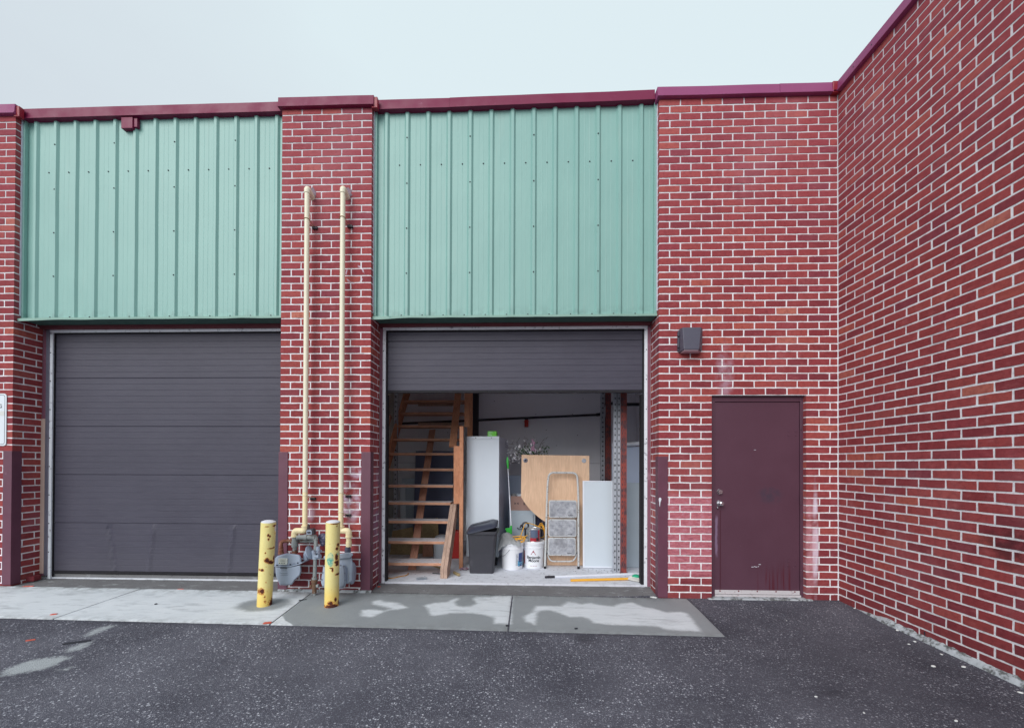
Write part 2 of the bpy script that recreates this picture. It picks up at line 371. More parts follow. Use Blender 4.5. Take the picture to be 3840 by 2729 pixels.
M_ink = plain('dark_ink', S(44, 46, 56), .6, 0, bump=0)
M_signw = plain('sign_white', S(222, 228, 236), .35, .03, 5, bump=0)
M_signp = plain('sign_faded_patch', S(214, 216, 214), .5, .03, 5, bump=0)
def wood(name, c, dark, grain=(3, 14, 14), gs=3.0, rough=.75, dusty=None):
    g = G(name); v = g.map(grain)
    n = g.noise(gs, 6, .65, v, 1.5); b = g.cr(n, [(.25, dark), (.5, c), (.75, sc3(c, 1.25))])
    b = g.mix(g.ramp(g.noise(4, 4), .45, .75, 0, .45), b, dark)
    if dusty:
        nn = N(g.t, 'ShaderNodeNewGeometry'); sp = N(g.t, 'ShaderNodeSeparateXYZ'); g.link(nn.outputs['True Normal'], sp.inputs[0])
        b = g.mix(g.math('MULTIPLY', g.ramp(sp.outputs['Z'], .6, .9), g.ramp(g.noise(20, 5), .3, .55, .55, .95)), b, dusty)
    return g.out(b, rough, spec=.25, normal=g.bump(n, .3, .004))
M_tread = wood('dusty_tread_lumber', S(206, 156, 130), S(164, 114, 92), (2, 14, 14), dusty=S(206, 208, 216))
M_string = wood('orange_framing_lumber', S(202, 144, 112), S(160, 102, 78), (14, 3, 3))
M_grey_lumber = wood('grey_weathered_lumber', S(186, 158, 142), S(138, 112, 102), (14, 3, 3))
M_brace = wood('brown_plank', S(188, 140, 120), S(146, 100, 84), (14, 3, 3))
M_osb = wood('plywood_offcut', S(170, 152, 116), S(120, 104, 76), (6, 6, 6), 5)
M_maple = wood('maple_laminate', S(216, 182, 154), S(202, 166, 138), (14, 2, 1.4), 2.2, .45)
M_drywall = plain('grey_drywall', S(244, 243, 250), .9, .06, 3, spec=.2)
M_block = plain('olive_block_wall', S(222, 220, 208), .9, .12, 4, spec=.2)
M_white_cab = plain('white_cabinet_paint', S(202, 211, 222), .45, .03, 4)
M_cab_side = plain('glossy_cabinet_side', S(196, 200, 216), .2, .05, 4, bump=0)
M_board = plain('white_board_panel', S(200, 209, 219), .5, .03, 5)
M_board2 = plain('grey_board_panel', S(172, 184, 196), .5, .05, 5)
M_boardb = plain('blue_grey_panel', S(186, 198, 222), .5, .05, 5)
M_navy = plain('navy_panel', S(92, 98, 126), .5, .08, 4)
M_alu = plain('aluminium', S(226, 230, 240), .4, .04, 20, metal=.1)
def perf_mat():
    return plain('grey_rack_paint', S(168, 172, 182), .5, .15, 12, dirt=S(84, 80, 92), dscale=18, dlo=.58, dhi=.68)
M_perf = perf_mat()
M_redrack = plain('chipped_red_rack_paint', S(150, 66, 58), .6, .2, 6, dirt=S(92, 58, 64), dscale=7, dlo=.42, dhi=.6)
M_pipe_black = plain('black_iron_pipe', S(38, 36, 46), .6, .2, 12)
M_redcap = plain('red_plastic', S(190, 40, 34), .4, .1)
M_bin = plain('charcoal_bin_plastic', S(58, 58, 66), .5, .1, 8, dirt=S(78, 78, 86), dscale=5)
M_binlid = plain('bin_lid_plastic', S(56, 60, 76), .4, .1, 8)
M_pail = plain('white_pail_plastic', S(232, 234, 240), .35, .03, 8, dirt=S(206, 208, 214), dscale=6, dlo=.6, dhi=.8)
M_cyan = plain('pail_label_cyan', S(96, 176, 214), .4, .03, bump=0)
M_blue = plain('pail_label_blue', S(48, 74, 136), .4, .03, bump=0)
M_pale = plain('pail_label_pale', S(208, 212, 222), .5, .08, 60, bump=0)
M_logo = plain('logo_maroon', S(150, 30, 58), .4, 0, bump=0)
M_canred = plain('paint_can_red', S(168, 34, 52), .4, .1)
M_canblue = plain('paint_can_slate', S(86, 98, 122), .4, .15, 30)
M_tin = plain('tin_metal', S(196, 200, 206), .3, .08, 20, metal=.6)
M_wire = plain('steel_wire', S(120, 120, 130), .4, .1, metal=.5)
M_cloth = plain('grey_cloth', S(204, 206, 208), .95, .12, 14, bump=.5, bscale=150)
M_yellow = plain('yellow_cord', S(232, 172, 56), .5, .1, 20)
M_orange_cord = plain('orange_cord', S(196, 138, 56), .6, .1, 20)
M_lime = plain('green_plastic', S(60, 190, 74), .35, .08, 20)
M_limebox = plain('green_carton', S(112, 206, 70), .6, .06, 20)
M_teal = plain('mop_green', S(40, 170, 130), .6, .05)
M_card = plain('brown_cardboard', S(168, 136, 128), .85, .08, 12)
M_mop = plain('mop_strands', S(206, 204, 200), .95, .12, 40)
M_ladder = plain('chipped_white_ladder_paint', S(190, 192, 194), .5, .06, 14, dirt=S(100, 98, 90), dscale=30, dlo=.56, dhi=.66)
def step_mat():
    g = G('worn_step_rubber'); b = g.cr(g.noise(16, 6, .7), [(.3, S(120, 122, 132)), (.5, S(158, 160, 168)), (.7, S(190, 192, 200))])
    b = g.mix(g.ramp(g.noise(5, 3), .5, .7, 0, .5), b, S(112, 112, 118))
    return g.out(b, .85, normal=g.bump(g.noise(140, 2), .4, .003))
M_step = step_mat()
M_leaf = plain('silk_leaf', S(62, 88, 62), .6, .3, 20)
M_petal = plain('white_petal', S(246, 244, 250), .6, .05)
M_pink = plain('pink_petal', S(206, 160, 190), .6, .1, 20)
M_twig = plain('brown_twig', S(84, 66, 66), .8, .2)
M_conc_in = plain('dusty_concrete_floor', S(218, 221, 230), .9, .08, 5, bump=.3, bscale=60, spec=.2, dirt=S(190, 192, 202), dscale=14, dlo=.48, dhi=.72)
M_orange = plain('orange_scrap', S(206, 96, 78), .6, .1)
M_stone = plain('pale_pebble', S(214, 216, 216), .8, .1)
M_caulk = plain('white_caulk', S(206, 206, 220), .7, .15, 20)
M_lamp = plain('bronze_fixture_paint', S(80, 80, 95), .45, .1, 12, bump=.2)
M_lens = plain('fixture_lens', S(196, 172, 184), .35, .05)
M_blackwood = plain('dark_void_board', S(44, 42, 52), .8)

def asphalt_mat():
    g = G('asphalt'); x, y, z = g.xyz()
    b = g.mix(g.ramp(g.noise(.75, 6, .62), .32, .68), S(74, 74, 85), S(104, 104, 115)); b = g.mix(g.ramp(g.noise(.9, 6, .7, g.map((.5, 1.6, 1), loc=(5, 3, 0))), .56, .72, 0, .35), b, S(122, 122, 132))
    b = g.mix(g.ramp(g.noise(95, 3, .7), .42, .62, 0, .5), b, S(54, 54, 62))
    # aggregate chips: three sizes of pale stones
    f = g.ramp(g.noise(2.0, 6, .7), .36, .64, .35, 1)
    for s_, r_, c_, th in ((120, .40, S(160, 162, 172), .74), (66, .36, S(210, 212, 222), .87), (230, .42, S(120, 120, 132), .58)):
        vn = N(g.t, 'ShaderNodeTexVoronoi'); g.link(g.pos, vn.inputs['Vector']); vn.inputs['Scale'].default_value = s_
        sp = N(g.t, 'ShaderNodeSeparateColor'); g.link(vn.outputs['Color'], sp.inputs[0])
        m = g.math('MULTIPLY', g.ramp(vn.outputs['Distance'], r_, r_*1.35, 1, 0), g.ramp(sp.outputs[0], th, th+.06))
        m = g.math('MULTIPLY', m, g.math('MULTIPLY', f, g.ramp(g.attr('dark'), 0, 1, 1, .35)))
        b = g.mix(m, b, c_)
    b = g.mix(g.math('MULTIPLY', g.ramp(g.math('ADD', g.attr('smear'), g.math('MULTIPLY', g.math('SUBTRACT', g.noise(26, 7, .8), .5), 1.7)), .35, .95), .75), b, S(184, 190, 194))
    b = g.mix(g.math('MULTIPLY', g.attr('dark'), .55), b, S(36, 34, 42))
    v = g.voro(150)
    return g.out(b, .9, spec=.25, normal=g.bump(g.math('ADD', v, g.noise(50, 4)), .6, .006))
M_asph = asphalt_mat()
def slab_mat():
    g = G('sidewalk_concrete'); a = g.attr('wet')
    m = g.ramp(g.math('ADD', a, g.math('MULTIPLY', g.math('SUBTRACT', g.noise(17, 6, .7), .5), .34)), .34, .68)
    dry = g.mix(g.noise(3, 5, .6), S(202, 208, 214), S(226, 230, 235)); dry = g.mix(g.ramp(g.noise(9, 6, .7, g.map((.5, 2, 1))), .50, .75, 0, .55), dry, S(160, 166, 172)); dry = g.mix(g.ramp(g.noise(2.2, 6, .7, g.map((.6, 2.4, 1), loc=(3, 0, 0))), .54, .70, 0, .5), dry, S(150, 154, 160))
    wet = g.mix(g.noise(4, 5, .6), S(138, 143, 147), S(156, 161, 165)); wet = g.mix(g.ramp(g.noise(90, 3), .55, .75, 0, .3), wet, S(112, 116, 122))
    b = g.mix(m, dry, wet); b = g.mix(g.ramp(g.noise(160, 2), .70, .76, 0, .6), b, S(84, 86, 92))
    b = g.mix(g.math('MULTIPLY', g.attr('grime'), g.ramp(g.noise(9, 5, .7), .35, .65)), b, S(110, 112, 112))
    return g.out(b, g.ramp(m, 0, 1, .9, .6), spec=.3, normal=g.bump(g.noise(120, 3), .35, .004))
M_slab = slab_mat()
def apron_mat():
    g = G('dark_apron_concrete'); b = g.mix(g.noise(3, 5, .65), S(96, 94, 98), S(132, 132, 134))
    b = g.mix(g.ramp(g.noise(6, 6, .7, g.map((1, 2, 1))), .55, .72, 0, .7), b, S(168, 172, 174))
    b = g.mix(g.ramp(g.noise(40, 4), .62, .7, 0, .8), b, S(66, 64, 66))
    return g.out(b, .9, spec=.25, normal=g.bump(g.noise(60, 4), .5, .006))
M_apron = apron_mat()

# ------------------------------------------------------------------ setting: ground, sidewalk, aprons
def zg(y): return max(.022+.024*y, -.022)
def frange(a, b, s):
    n = max(1, round((b-a)/s)); return [a+(b-a)*i/n for i in range(n+1)]
xs = [-300, -100, -40, -18] + frange(-10.6, 0.02, .045) + [2, 30, 300]
ys = [-300, -100, -30, -10, -6] + frange(-4.2, .14, .045) + [4, 30, 300]
bm = BM(); gv = [[bm.verts.new((x, y, zg(y) if y < .15 else -.05)) for y in ys] for x in xs]
for i in range(len(xs)-1):
    for j in range(len(ys)-1): bm.faces.new((gv[i][j], gv[i+1][j], gv[i+1][j+1], gv[i][j+1]))
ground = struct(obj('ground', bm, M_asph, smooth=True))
def gp(u, v): p = pz(u, v, -.01); return (p.x, p.y)
smears = [[gp(*p) for p in P] for P in (
    [(0, 2510), (110, 2470), (250, 2452), (270, 2462), (180, 2500), (30, 2528), (0, 2530)],
    [(230, 2440), (300, 2410), (350, 2402), (330, 2425), (260, 2445)],
    [(310, 2385), (350, 2360), (415, 2345), (440, 2347), (400, 2362), (330, 2390)], [(210, 2508), (290, 2488), (250, 2508)])]
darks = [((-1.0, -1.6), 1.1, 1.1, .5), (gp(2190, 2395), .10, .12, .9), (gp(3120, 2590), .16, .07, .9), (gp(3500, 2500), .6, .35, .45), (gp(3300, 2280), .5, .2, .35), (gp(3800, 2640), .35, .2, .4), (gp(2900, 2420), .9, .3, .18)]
pale = [(gp(2620, 2520), .5, .35, .3)]
def smear(c):
    if not (-11 < c.x < -5 and -4 < c.y < 0): return 0
    return max(0, max(min(1, .55+sdist(c.x, c.y, P)*9) for P in smears))
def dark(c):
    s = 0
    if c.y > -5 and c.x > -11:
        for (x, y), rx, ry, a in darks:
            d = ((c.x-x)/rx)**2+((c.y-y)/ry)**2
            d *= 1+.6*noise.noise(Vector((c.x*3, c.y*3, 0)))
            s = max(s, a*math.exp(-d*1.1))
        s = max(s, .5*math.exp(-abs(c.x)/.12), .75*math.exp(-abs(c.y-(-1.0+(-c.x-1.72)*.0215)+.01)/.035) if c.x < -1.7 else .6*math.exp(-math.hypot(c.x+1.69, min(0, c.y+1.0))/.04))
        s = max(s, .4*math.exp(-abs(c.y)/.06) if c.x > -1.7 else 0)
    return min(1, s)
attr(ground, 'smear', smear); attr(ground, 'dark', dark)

def sz(x, y):
    """sidewalk level: about 5 cm at the building on the left, 1 cm at the right end, falling to the asphalt"""
    b = .022+(-x-1.6)*.0045; t = max(0, min(1, -y)); return b*(1-t)+.008*t
def front(x): return -1.0+(-x-1.72)*.0215 if x > -9 else -.845
# joints between slabs (x at the back, x at the front)
J = [(-13.5, -13.5), (pz(521, 2211, .04).x, pz(205, 2317, .01).x), (pz(1160, 2228, .03).x, pz(1011, 2339, .01).x), (pz(1922, 2233, .02).x, pz(1906, 2356, .01).x), (-1.655, -1.715)]
def sp_(u, v): p = pz(u, v, .015); return (p.x, p.y)
q = 1/1.2694
def zz(L_): return [sp_(1000+a*q, 2150+b*q) for a, b in L_]
dryspots = [zz([(505, 138), (540, 133), (560, 140), (600, 142), (625, 145), (668, 165), (625, 172), (580, 175), (560, 182), (500, 206), (450, 202), (455, 178), (490, 174), (560, 180), (600, 168), (545, 158), (510, 150)]),
            zz([(750, 155), (800, 145), (860, 140), (905, 122), (915, 125), (895, 138), (900, 155), (940, 162), (985, 155), (1000, 145), (985, 125), (1000, 116), (1060, 118), (1110, 112), (1165, 112), (1160, 236), (1085, 235), (1085, 210), (1040, 195), (960, 188), (880, 188), (800, 200), (780, 198), (775, 175)]),
            zz([(1282, 157), (1400, 158), (1415, 148), (1440, 137), (1500, 150), (1545, 143), (1580, 152), (1620, 155), (1650, 158), (1690, 145), (1740, 140), (1790, 160), (1850, 170), (1900, 185), (1970, 183), (2000, 190), (2030, 225), (2065, 270), (1980, 268), (1900, 262), (1860, 248), (1780, 244), (1640, 240), (1560, 232), (1540, 215), (1500, 205), (1440, 205), (1400, 190), (1350, 175), (1300, 178), (1285, 190), (1275, 240), (1235, 225), (1225, 205), (1265, 185)])]
wetc = sp_(990, 2270)
dryleft = [sp_(u, v) for u, v in [(880, 2190), (1330, 2222), (1250, 2226), (1150, 2236), (1100, 2262), (1000, 2345), (880, 2350)]]
dryfront = [sp_(u, v) for u, v in [(1000, 2350), (1035, 2305), (1060, 2310), (1070, 2325), (1110, 2345)]]
def wet(c, k):
    if k <= 1:
        d = math.hypot((c.x-wetc[0])/.235, (c.y-wetc[1])/.16)
        w_ = 1.2-.6*d if d < 2 else 0
        w_ = max(w_, .42*math.exp(-((c.y+.03)/.05)**2) if c.x > -9.4 else 0)
        return max(0, min(1, w_))
    s = 1
    for P in dryspots: s = min(s, .5-sdist(c.x, c.y, P)*5)
    if c.x < -5: s = min(s, .5-sdist(c.x, c.y, dryleft)*14, .5-sdist(c.x, c.y, dryfront)*20)
    return max(0, min(1, s))
for k in range(4):
    a, b = J[k], J[k+1]; nx = int((b[0]-a[0])/(.02 if k > 0 else .05)); ny = 46; bm = BM(); G_ = []; g_ = .008
    for i in range(nx+1):
        t = i/nx; xb = a[0]+g_+(b[0]-a[0]-2*g_)*t; xf = a[1]+g_+(b[1]-a[1]-2*g_)*t; yf = front((xb+xf)/2); row = []
        for j in range(ny+1):
            s = j/ny; x = xb+(xf-xb)*s; y = yf*s
            z = sz(x, y)-(.004 if i in (0, nx) or j in (0, ny) else 0)
            row.append(bm.verts.new((x, y+(0 if 0 < j < ny else .004*noise.noise(Vector((x*9, j, 0)))), z)))
        G_.append(row)
    for i in range(nx):
        for j in range(ny): bm.faces.new((G_[i][j], G_[i+1][j], G_[i+1][j+1], G_[i][j+1]))
    edge = G_[0][::-1]; top = [r[0] for r in G_]; rt = G_[-1]; bt = [r[-1] for r in G_][::-1]
    for line in (top, rt, bt, edge):
        lo = [bm.verts.new((v.co.x, v.co.y, v.co.z-.12)) for v in line]
        for i in range(len(line)-1): bm.faces.new((line[i], line[i+1], lo[i+1], lo[i]))
    o = struct(obj('sidewalk', bm, M_slab, smooth=True))
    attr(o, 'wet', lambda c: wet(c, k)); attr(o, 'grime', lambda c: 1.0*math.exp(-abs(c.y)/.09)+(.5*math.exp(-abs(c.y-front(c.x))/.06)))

XL, XA0, XA1, XR = -9.625, -6.365, -5.2985, -1.985   # pier corners
def apron(x0, x1, z0a, z0b, z1, zlip):
    """dark strip between slab and sill, rising into the doorway"""
    bm = BM(); n = 60; rows = []
    for i in range(n+1):
        x = x0+(x1-x0)*i/n; r = []
        for j, (y, z) in enumerate(((.0, z0a+(z0b-z0a)*i/n), (.08, None), (.2, None), (.33, z1))):
            if z is None: z = (z0a+(z0b-z0a)*i/n)*(1-y/.33)+z1*y/.33
            r.append(bm.verts.new((x, y+.012, z+.004*noise.noise(Vector((x*7, y*9, 1))))))
        rows.append(r)
    for i in range(n):
        for j in range(3): bm.faces.new((rows[i][j], rows[i+1][j], rows[i+1][j+1], rows[i][j+1]))
    return struct(obj('apron', bm, M_apron, smooth=True))
apron(XL+.002, XA0-.002, .048, .036, .062, .1); apron(XA1+.002, XR-.002, .034, .018, .052, .07)

# ------------------------------------------------------------------ brickwork
BL, BH = .237, .0824; JT = .0146; TOP = 69*BH
def brick(bm, o, u, n, a, b, z0, z1, depth):
    """one brick of a wall face: from a to b along u, face outward n, origin o"""
    jt = lambda s=.0021: R_.uniform(-s, s)
    prot = R_.uniform(-.0004, .0018); K = max(2, round((b-a)/.045)); top = []; bot = []
    for i in range(K+1):
        t = a+(b-a)*i/K; e = i in (0, K)
        top.append(o+u*(t+(jt(.002) if e else 0))+Vector((0, 0, z1+jt())) + n*(prot-(.0010 if e else 0)))
        bot.append(o+u*(t+(jt(.002) if e else 0))+Vector((0, 0, z0+jt())) + n*(prot-(.0012 if e else 0)))
    T = [bm.verts.new(p) for p in top]; B = [bm.verts.new(p) for p in bot]
    Tb = [bm.verts.new(o+u*t+Vector((0, 0, z1))-n*depth) for t in (a, b)]; Bb = [bm.verts.new(o+u*t+Vector((0, 0, z0))-n*depth) for t in (a, b)]
    for i in range(K): bm.faces.new((B[i], B[i+1], T[i+1], T[i]))
    bm.faces.new([Tb[0]]+T[:]+[Tb[1]]); bm.faces.new(([Bb[0]]+B[:]+[Bb[1]])[::-1])
    bm.faces.new((Bb[0], B[0], T[0], Tb[0])); bm.faces.new((B[-1], Bb[1], Tb[1], T[-1]))
def face(bm, o, u, n, u0, u1, k0, k1, phase=0, holes=(), depth=.10, gap_l=None, gap_r=None, offs=None, start=None, JT=JT):
    gl = gap_l or {}; gr = gap_r or {}
    """running bond from course k0 (top) to k1; phase shifts the joints; holes = (ua, ub, z below which cut)"""
    o = Vector(o); u = Vector(u); n = Vector(n)
    for k in range(k0, k1):
        z1 = (69-k)*BH; z0 = z1-BH+JT; spans = [((start[k % 2] if start else u0)+gl.get(k % 2, 0), u1-gr.get(k % 2, 0))]
        for ha, hb, hz in holes:
            if z1 < hz+.02:
                sp = []
                for a, b in spans:
                    if hb <= a or ha >= b: sp.append((a, b))
                    else:
                        if ha > a: sp.append((a, ha-.002))
                        if hb < b: sp.append((hb+.002, b))
                spans = sp
        off = offs[k % 2] if offs else phase+(BL/2 if k % 2 else 0)
        for a, b in spans:
            js = [a]; t = math.floor((a-off)/BL)*BL+off
            while t < b:
                if t > a+.03: js.append(t+R_.uniform(-.004, .004))
                t += BL
            if b-js[-1] < .035 and len(js) > 1: js.pop()
            js.append(b)
            for i in range(len(js)-1):
                l = js[i]+(JT/2 if i else 0); r = js[i+1]-(JT/2 if i < len(js)-2 else 0)
                if r-l > .01: brick(bm, o, u, n, l, r, z0, z1, depth)
unit = thing('industrial_unit', (-4, .5, 0), 'red brick industrial unit with green metal cladding above two dark overhead doors', 'building')
X, Yv, Zv = Vector((1, 0, 0)), Vector((0, 1, 0)), Vector((0, 0, 1))
REV = .30
HD = BL/2-.0146/2; QG = HD+.0146
def ret(bm, x, n, par):
    """side of a pier: courses of parity `par` start with a stretcher turning the corner, the others show a header's end"""
    face(bm, (x, 0, 0), Yv, n, 0, REV, 0, 70, offs={par: 0, 1-par: .1}, start={par: .0004, 1-par: .1+JT}, depth=HD)
def brick_part(name, build, mort, parent=unit, label=None):
    bm = BM(); build(bm); o = obj(name, bm, M_brick, parent, fix=True, label=label)
    bm = BM(); mort(bm); obj('mortar', bm, M_mortar, o)
    return o
mi = .0028
# left pier (its right return faces the left doorway)
def b1(bm):
    face(bm, (XL, 0, 0), X, -Yv, -3.0*BL-2.2, 0, 0, 70, gap_r={1: QG})
    ret(bm, XL, X, 1)
brick_part('brick_pier', b1, lambda bm: box(bm, XL-2.9, XL-mi, mi, REV-.001, -.1, TOP))
def b2(bm):
    face(bm, (XA0, 0, 0), X, -Yv, 0, XA1-XA0, 0, 70, gap_l={1: QG}, gap_r={0: QG})
    ret(bm, XA0, -X, 1); ret(bm, XA1, X, 0)
brick_part('brick_pier', b2, lambda bm: box(bm, XA0+mi, XA1-mi, mi, REV-.001, -.1, TOP))
DX0, DX1, DZ = py(2670, 1485, 0).x, py(3023, 1700, 0).x, py(2850, 1484, 0).z
def b3(bm):
    face(bm, (XR, 0, 0), X, -Yv, 0, -XR-.006, 0, 70, holes=((DX0-XR, DX1-XR, DZ),), gap_l={1: QG})
    ret(bm, XR, -X, 1)
    face(bm, (DX1, .005, 0), Yv, -X, 0, .12, 69-int(DZ/BH), 70, phase=.1, depth=.08)
def m3(bm):
    box(bm, XR+mi, DX0-.003, mi, REV-.001, -.1, TOP); box(bm, DX1+.004, .25, mi, REV-.002, -.1, TOP-.0005); box(bm, DX0-.003, DX1+.004, mi, REV-.003, DZ+.008, TOP-.001)
brick_part('brick_wall', b3, m3)
# coping
def coping(x0, x1, y, z0, z1, m, parent=unit, jog=0):
    bm = BM()
    P = [(0, z0), (-.012, z0+.004), (-.012, z0+.018), (-.004, z0+.024), (.0, z1-.004), (.004, z1), (.36, z1+.01), (.36, z0)]
    n = max(2, int((x1-x0)/.25)); rings = []
    for i in range(n+1):
        x = x0+(x1-x0)*i/n; wv = .004*noise.noise(Vector((x*1.7, 3, 0)))+jog*(i/n)
        rings.append([(x, y+a, b+wv) for a, b in P])
    loft(bm, rings); return obj('coping', bm, m, parent, smooth=True, ang=.4)
coping(XL-2.9, XL+.03, -.035, TOP-.005, TOP+.115, M_cop2)
coping(XL+.035, XA0-.035, .05, TOP-.002, TOP+.128, M_cop, jog=.01)
coping(XA0-.03, XA1+.03, -.035, TOP-.01, TOP+.11, M_cop)
coping(XA1+.035, -4.4, .05, TOP+.002, TOP+.128, M_cop, jog=.004); coping(-4.398, XR-.035, .046, TOP+.004, TOP+.132, M_cop, jog=.03)
coping(XR-.03, -.66, -.035, TOP+.002, TOP+.118, M_cop2); coping(-.658, -.03, -.037, TOP+.002, TOP+.12, M_cop2)
for x, y in ((XL+.036, -.02), (XA1+.036, -.02), (-.05, -.045)):
    bm = BM(); box(bm, x-.035, x+.035 if x < -1 else x+.052, y-.004, y+.05, TOP-.03 if x < -1 else TOP-.004, TOP+.098 if x < -1 else TOP+.122); obj('sealant_patch', bm, M_maroon, unit, bev=.006)
# cladding: trapezoid ribs rolled into the sheet
def cladding(x0, x1, z0, z1, first, pitch, uscrews, xr_screws, zrow):
    prof = []; x = x0
    Y0, H = .105, .023
    prof.append((x0, Y0)); c = first
    while c < x1-.03:
        for dx, dy in ((-.036, 0), (-.015, H), (.015, H), (.036, 0), (.095, 0), (.099, .0012), (.103, 0), (.15, 0), (.154, .0012), (.158, 0)):
            if x0 < c+dx < x1: prof.append((c+dx, Y0-dy))
        c += pitch
    prof.append((x1, Y0)); bm = BM(); zs = [z0, z0+.03]+[z0+(z1-z0)*k/14 for k in range(1, 15)]
    G_ = [[bm.verts.new((a, b+.0032*noise.noise(Vector((a*2.2, z*1.6, 5)))+.0012*noise.noise(Vector((a*9, z*5, 2))), z)) for z in zs] for a, b in prof]
    for A, B in zip(G_, G_[1:]):
        for j in range(len(zs)-1): bm.faces.new((A[j], B[j], B[j+1], A[j+1]))
    p = obj('cladding_panel', bm, M_clad, unit)
    # edge trims, drip trim with a dented lip, soffit
    bm = BM(); n = 70; rings = []
    for i in range(n+1):
        x = x0+(x1-x0)*i/n; t = (x-x0); dent = -.022*math.exp(-(t/.25)**2)+.004*noise.noise(Vector((x*4, 0, 9)))-.006*max(0, noise.noise(Vector((x*1.3, 2, 0))))
        yy = .052+.012*noise.noise(Vector((x*3, 7, 0)))-.015*math.exp(-(t/.3)**2)
        rings.append([(x, yy, z0-.012+dent), (x, yy-.003, z0+.012+dent*.7), (x, .068, z0+.016), (x, .108, z0+.016), (x, .108, z0-.002), (x, yy+.006, z0-.008+dent)])
    loft(bm, rings); obj('drip_trim', bm, M_trim, p, smooth=True, ang=.5)
    bm = BM()
    for xa, xb in ((x0, x0+.03), (x1-.03, x1)):
        bm = BM(); box(bm, xa, xb, .066, .104, z0+.017, z1); obj('edge_trim', bm, M_clad, p)
    bm = BM(); box(bm, x0, x1, .075, .262, z0-.006, z0-.002); obj('soffit', bm, M_soffit, p)
    proto = None
    sp = []
    for a in range(1, 99, 3):
        cx = first+pitch*(a-1+uscrews)
        if cx < x1-.02:
            for zz_ in zrow[1:]: sp.append((cx, .105-H-.001, zz_))
    c = first-pitch/2
    while c < x1:
        if c > x0+.03: sp.append((c+.03, .103, zrow[0])); sp.append((c+.06, .103, z0+.035))
        c += pitch
    for s in sp:
        if proto is None:
            bm = BM(); lathe(bm, [(0, .006), (.005, .006), (.0085, .002), (.0085, 0)], (0, 0, 0), 8, Matrix.Rotation(math.pi/2, 4, 'X')); s_o = proto = obj('screw', bm, M_ink, p)
        else:
            s_o = proto.copy(); COL.objects.link(s_o); s_o.parent = p
        s_o.location = s
    return p
cladding(XL+.004, XA0-.004, 3.262, TOP+.03, py(130, 800, .085).x, (py(1100, 800, .085).x-py(130, 800, .085).x)/12 if False else .2497, 1, 0, (py(600, 637, .09).z, py(400, 535, .07).z, py(400, 704, .07).z, py(400, 868, .07).z, py(400, 1032, .07).z))
cladding(XA1+.004, XR-.004, 3.25, TOP+.03, py(1447, 800, .085).x, .2497, 1, 0, (py(1900, 609, .09).z, py(1780, 508, .07).z, py(1780, 680, .07).z, py(1780, 850, .07).z, py(1780, 1020, .07).z))
for x in (XL+.003, XA1+.003, XR-.003):
    bm = BM()
    for i in range(40):
        z = 3.3+i*.0605; s = 1 if x < -2.5 else -1
        box(bm, x-.006 if s > 0 else x-.006, x+.006, .05+.004*R_.random(), .067, z, z+.0605)
    obj('caulk_bead', bm, M_caulk, unit)
a, b = py(452, 437, .04), py(494, 482, .04)
bm = BM(); box(bm, a.x, b.x, .048, .1, b.z+.012, TOP-.008); box(bm, b.x+.002, b.x+.045, .062, .1, b.z+.035, TOP-.010); obj('scupper', bm, M_cop, unit, bev=.003)

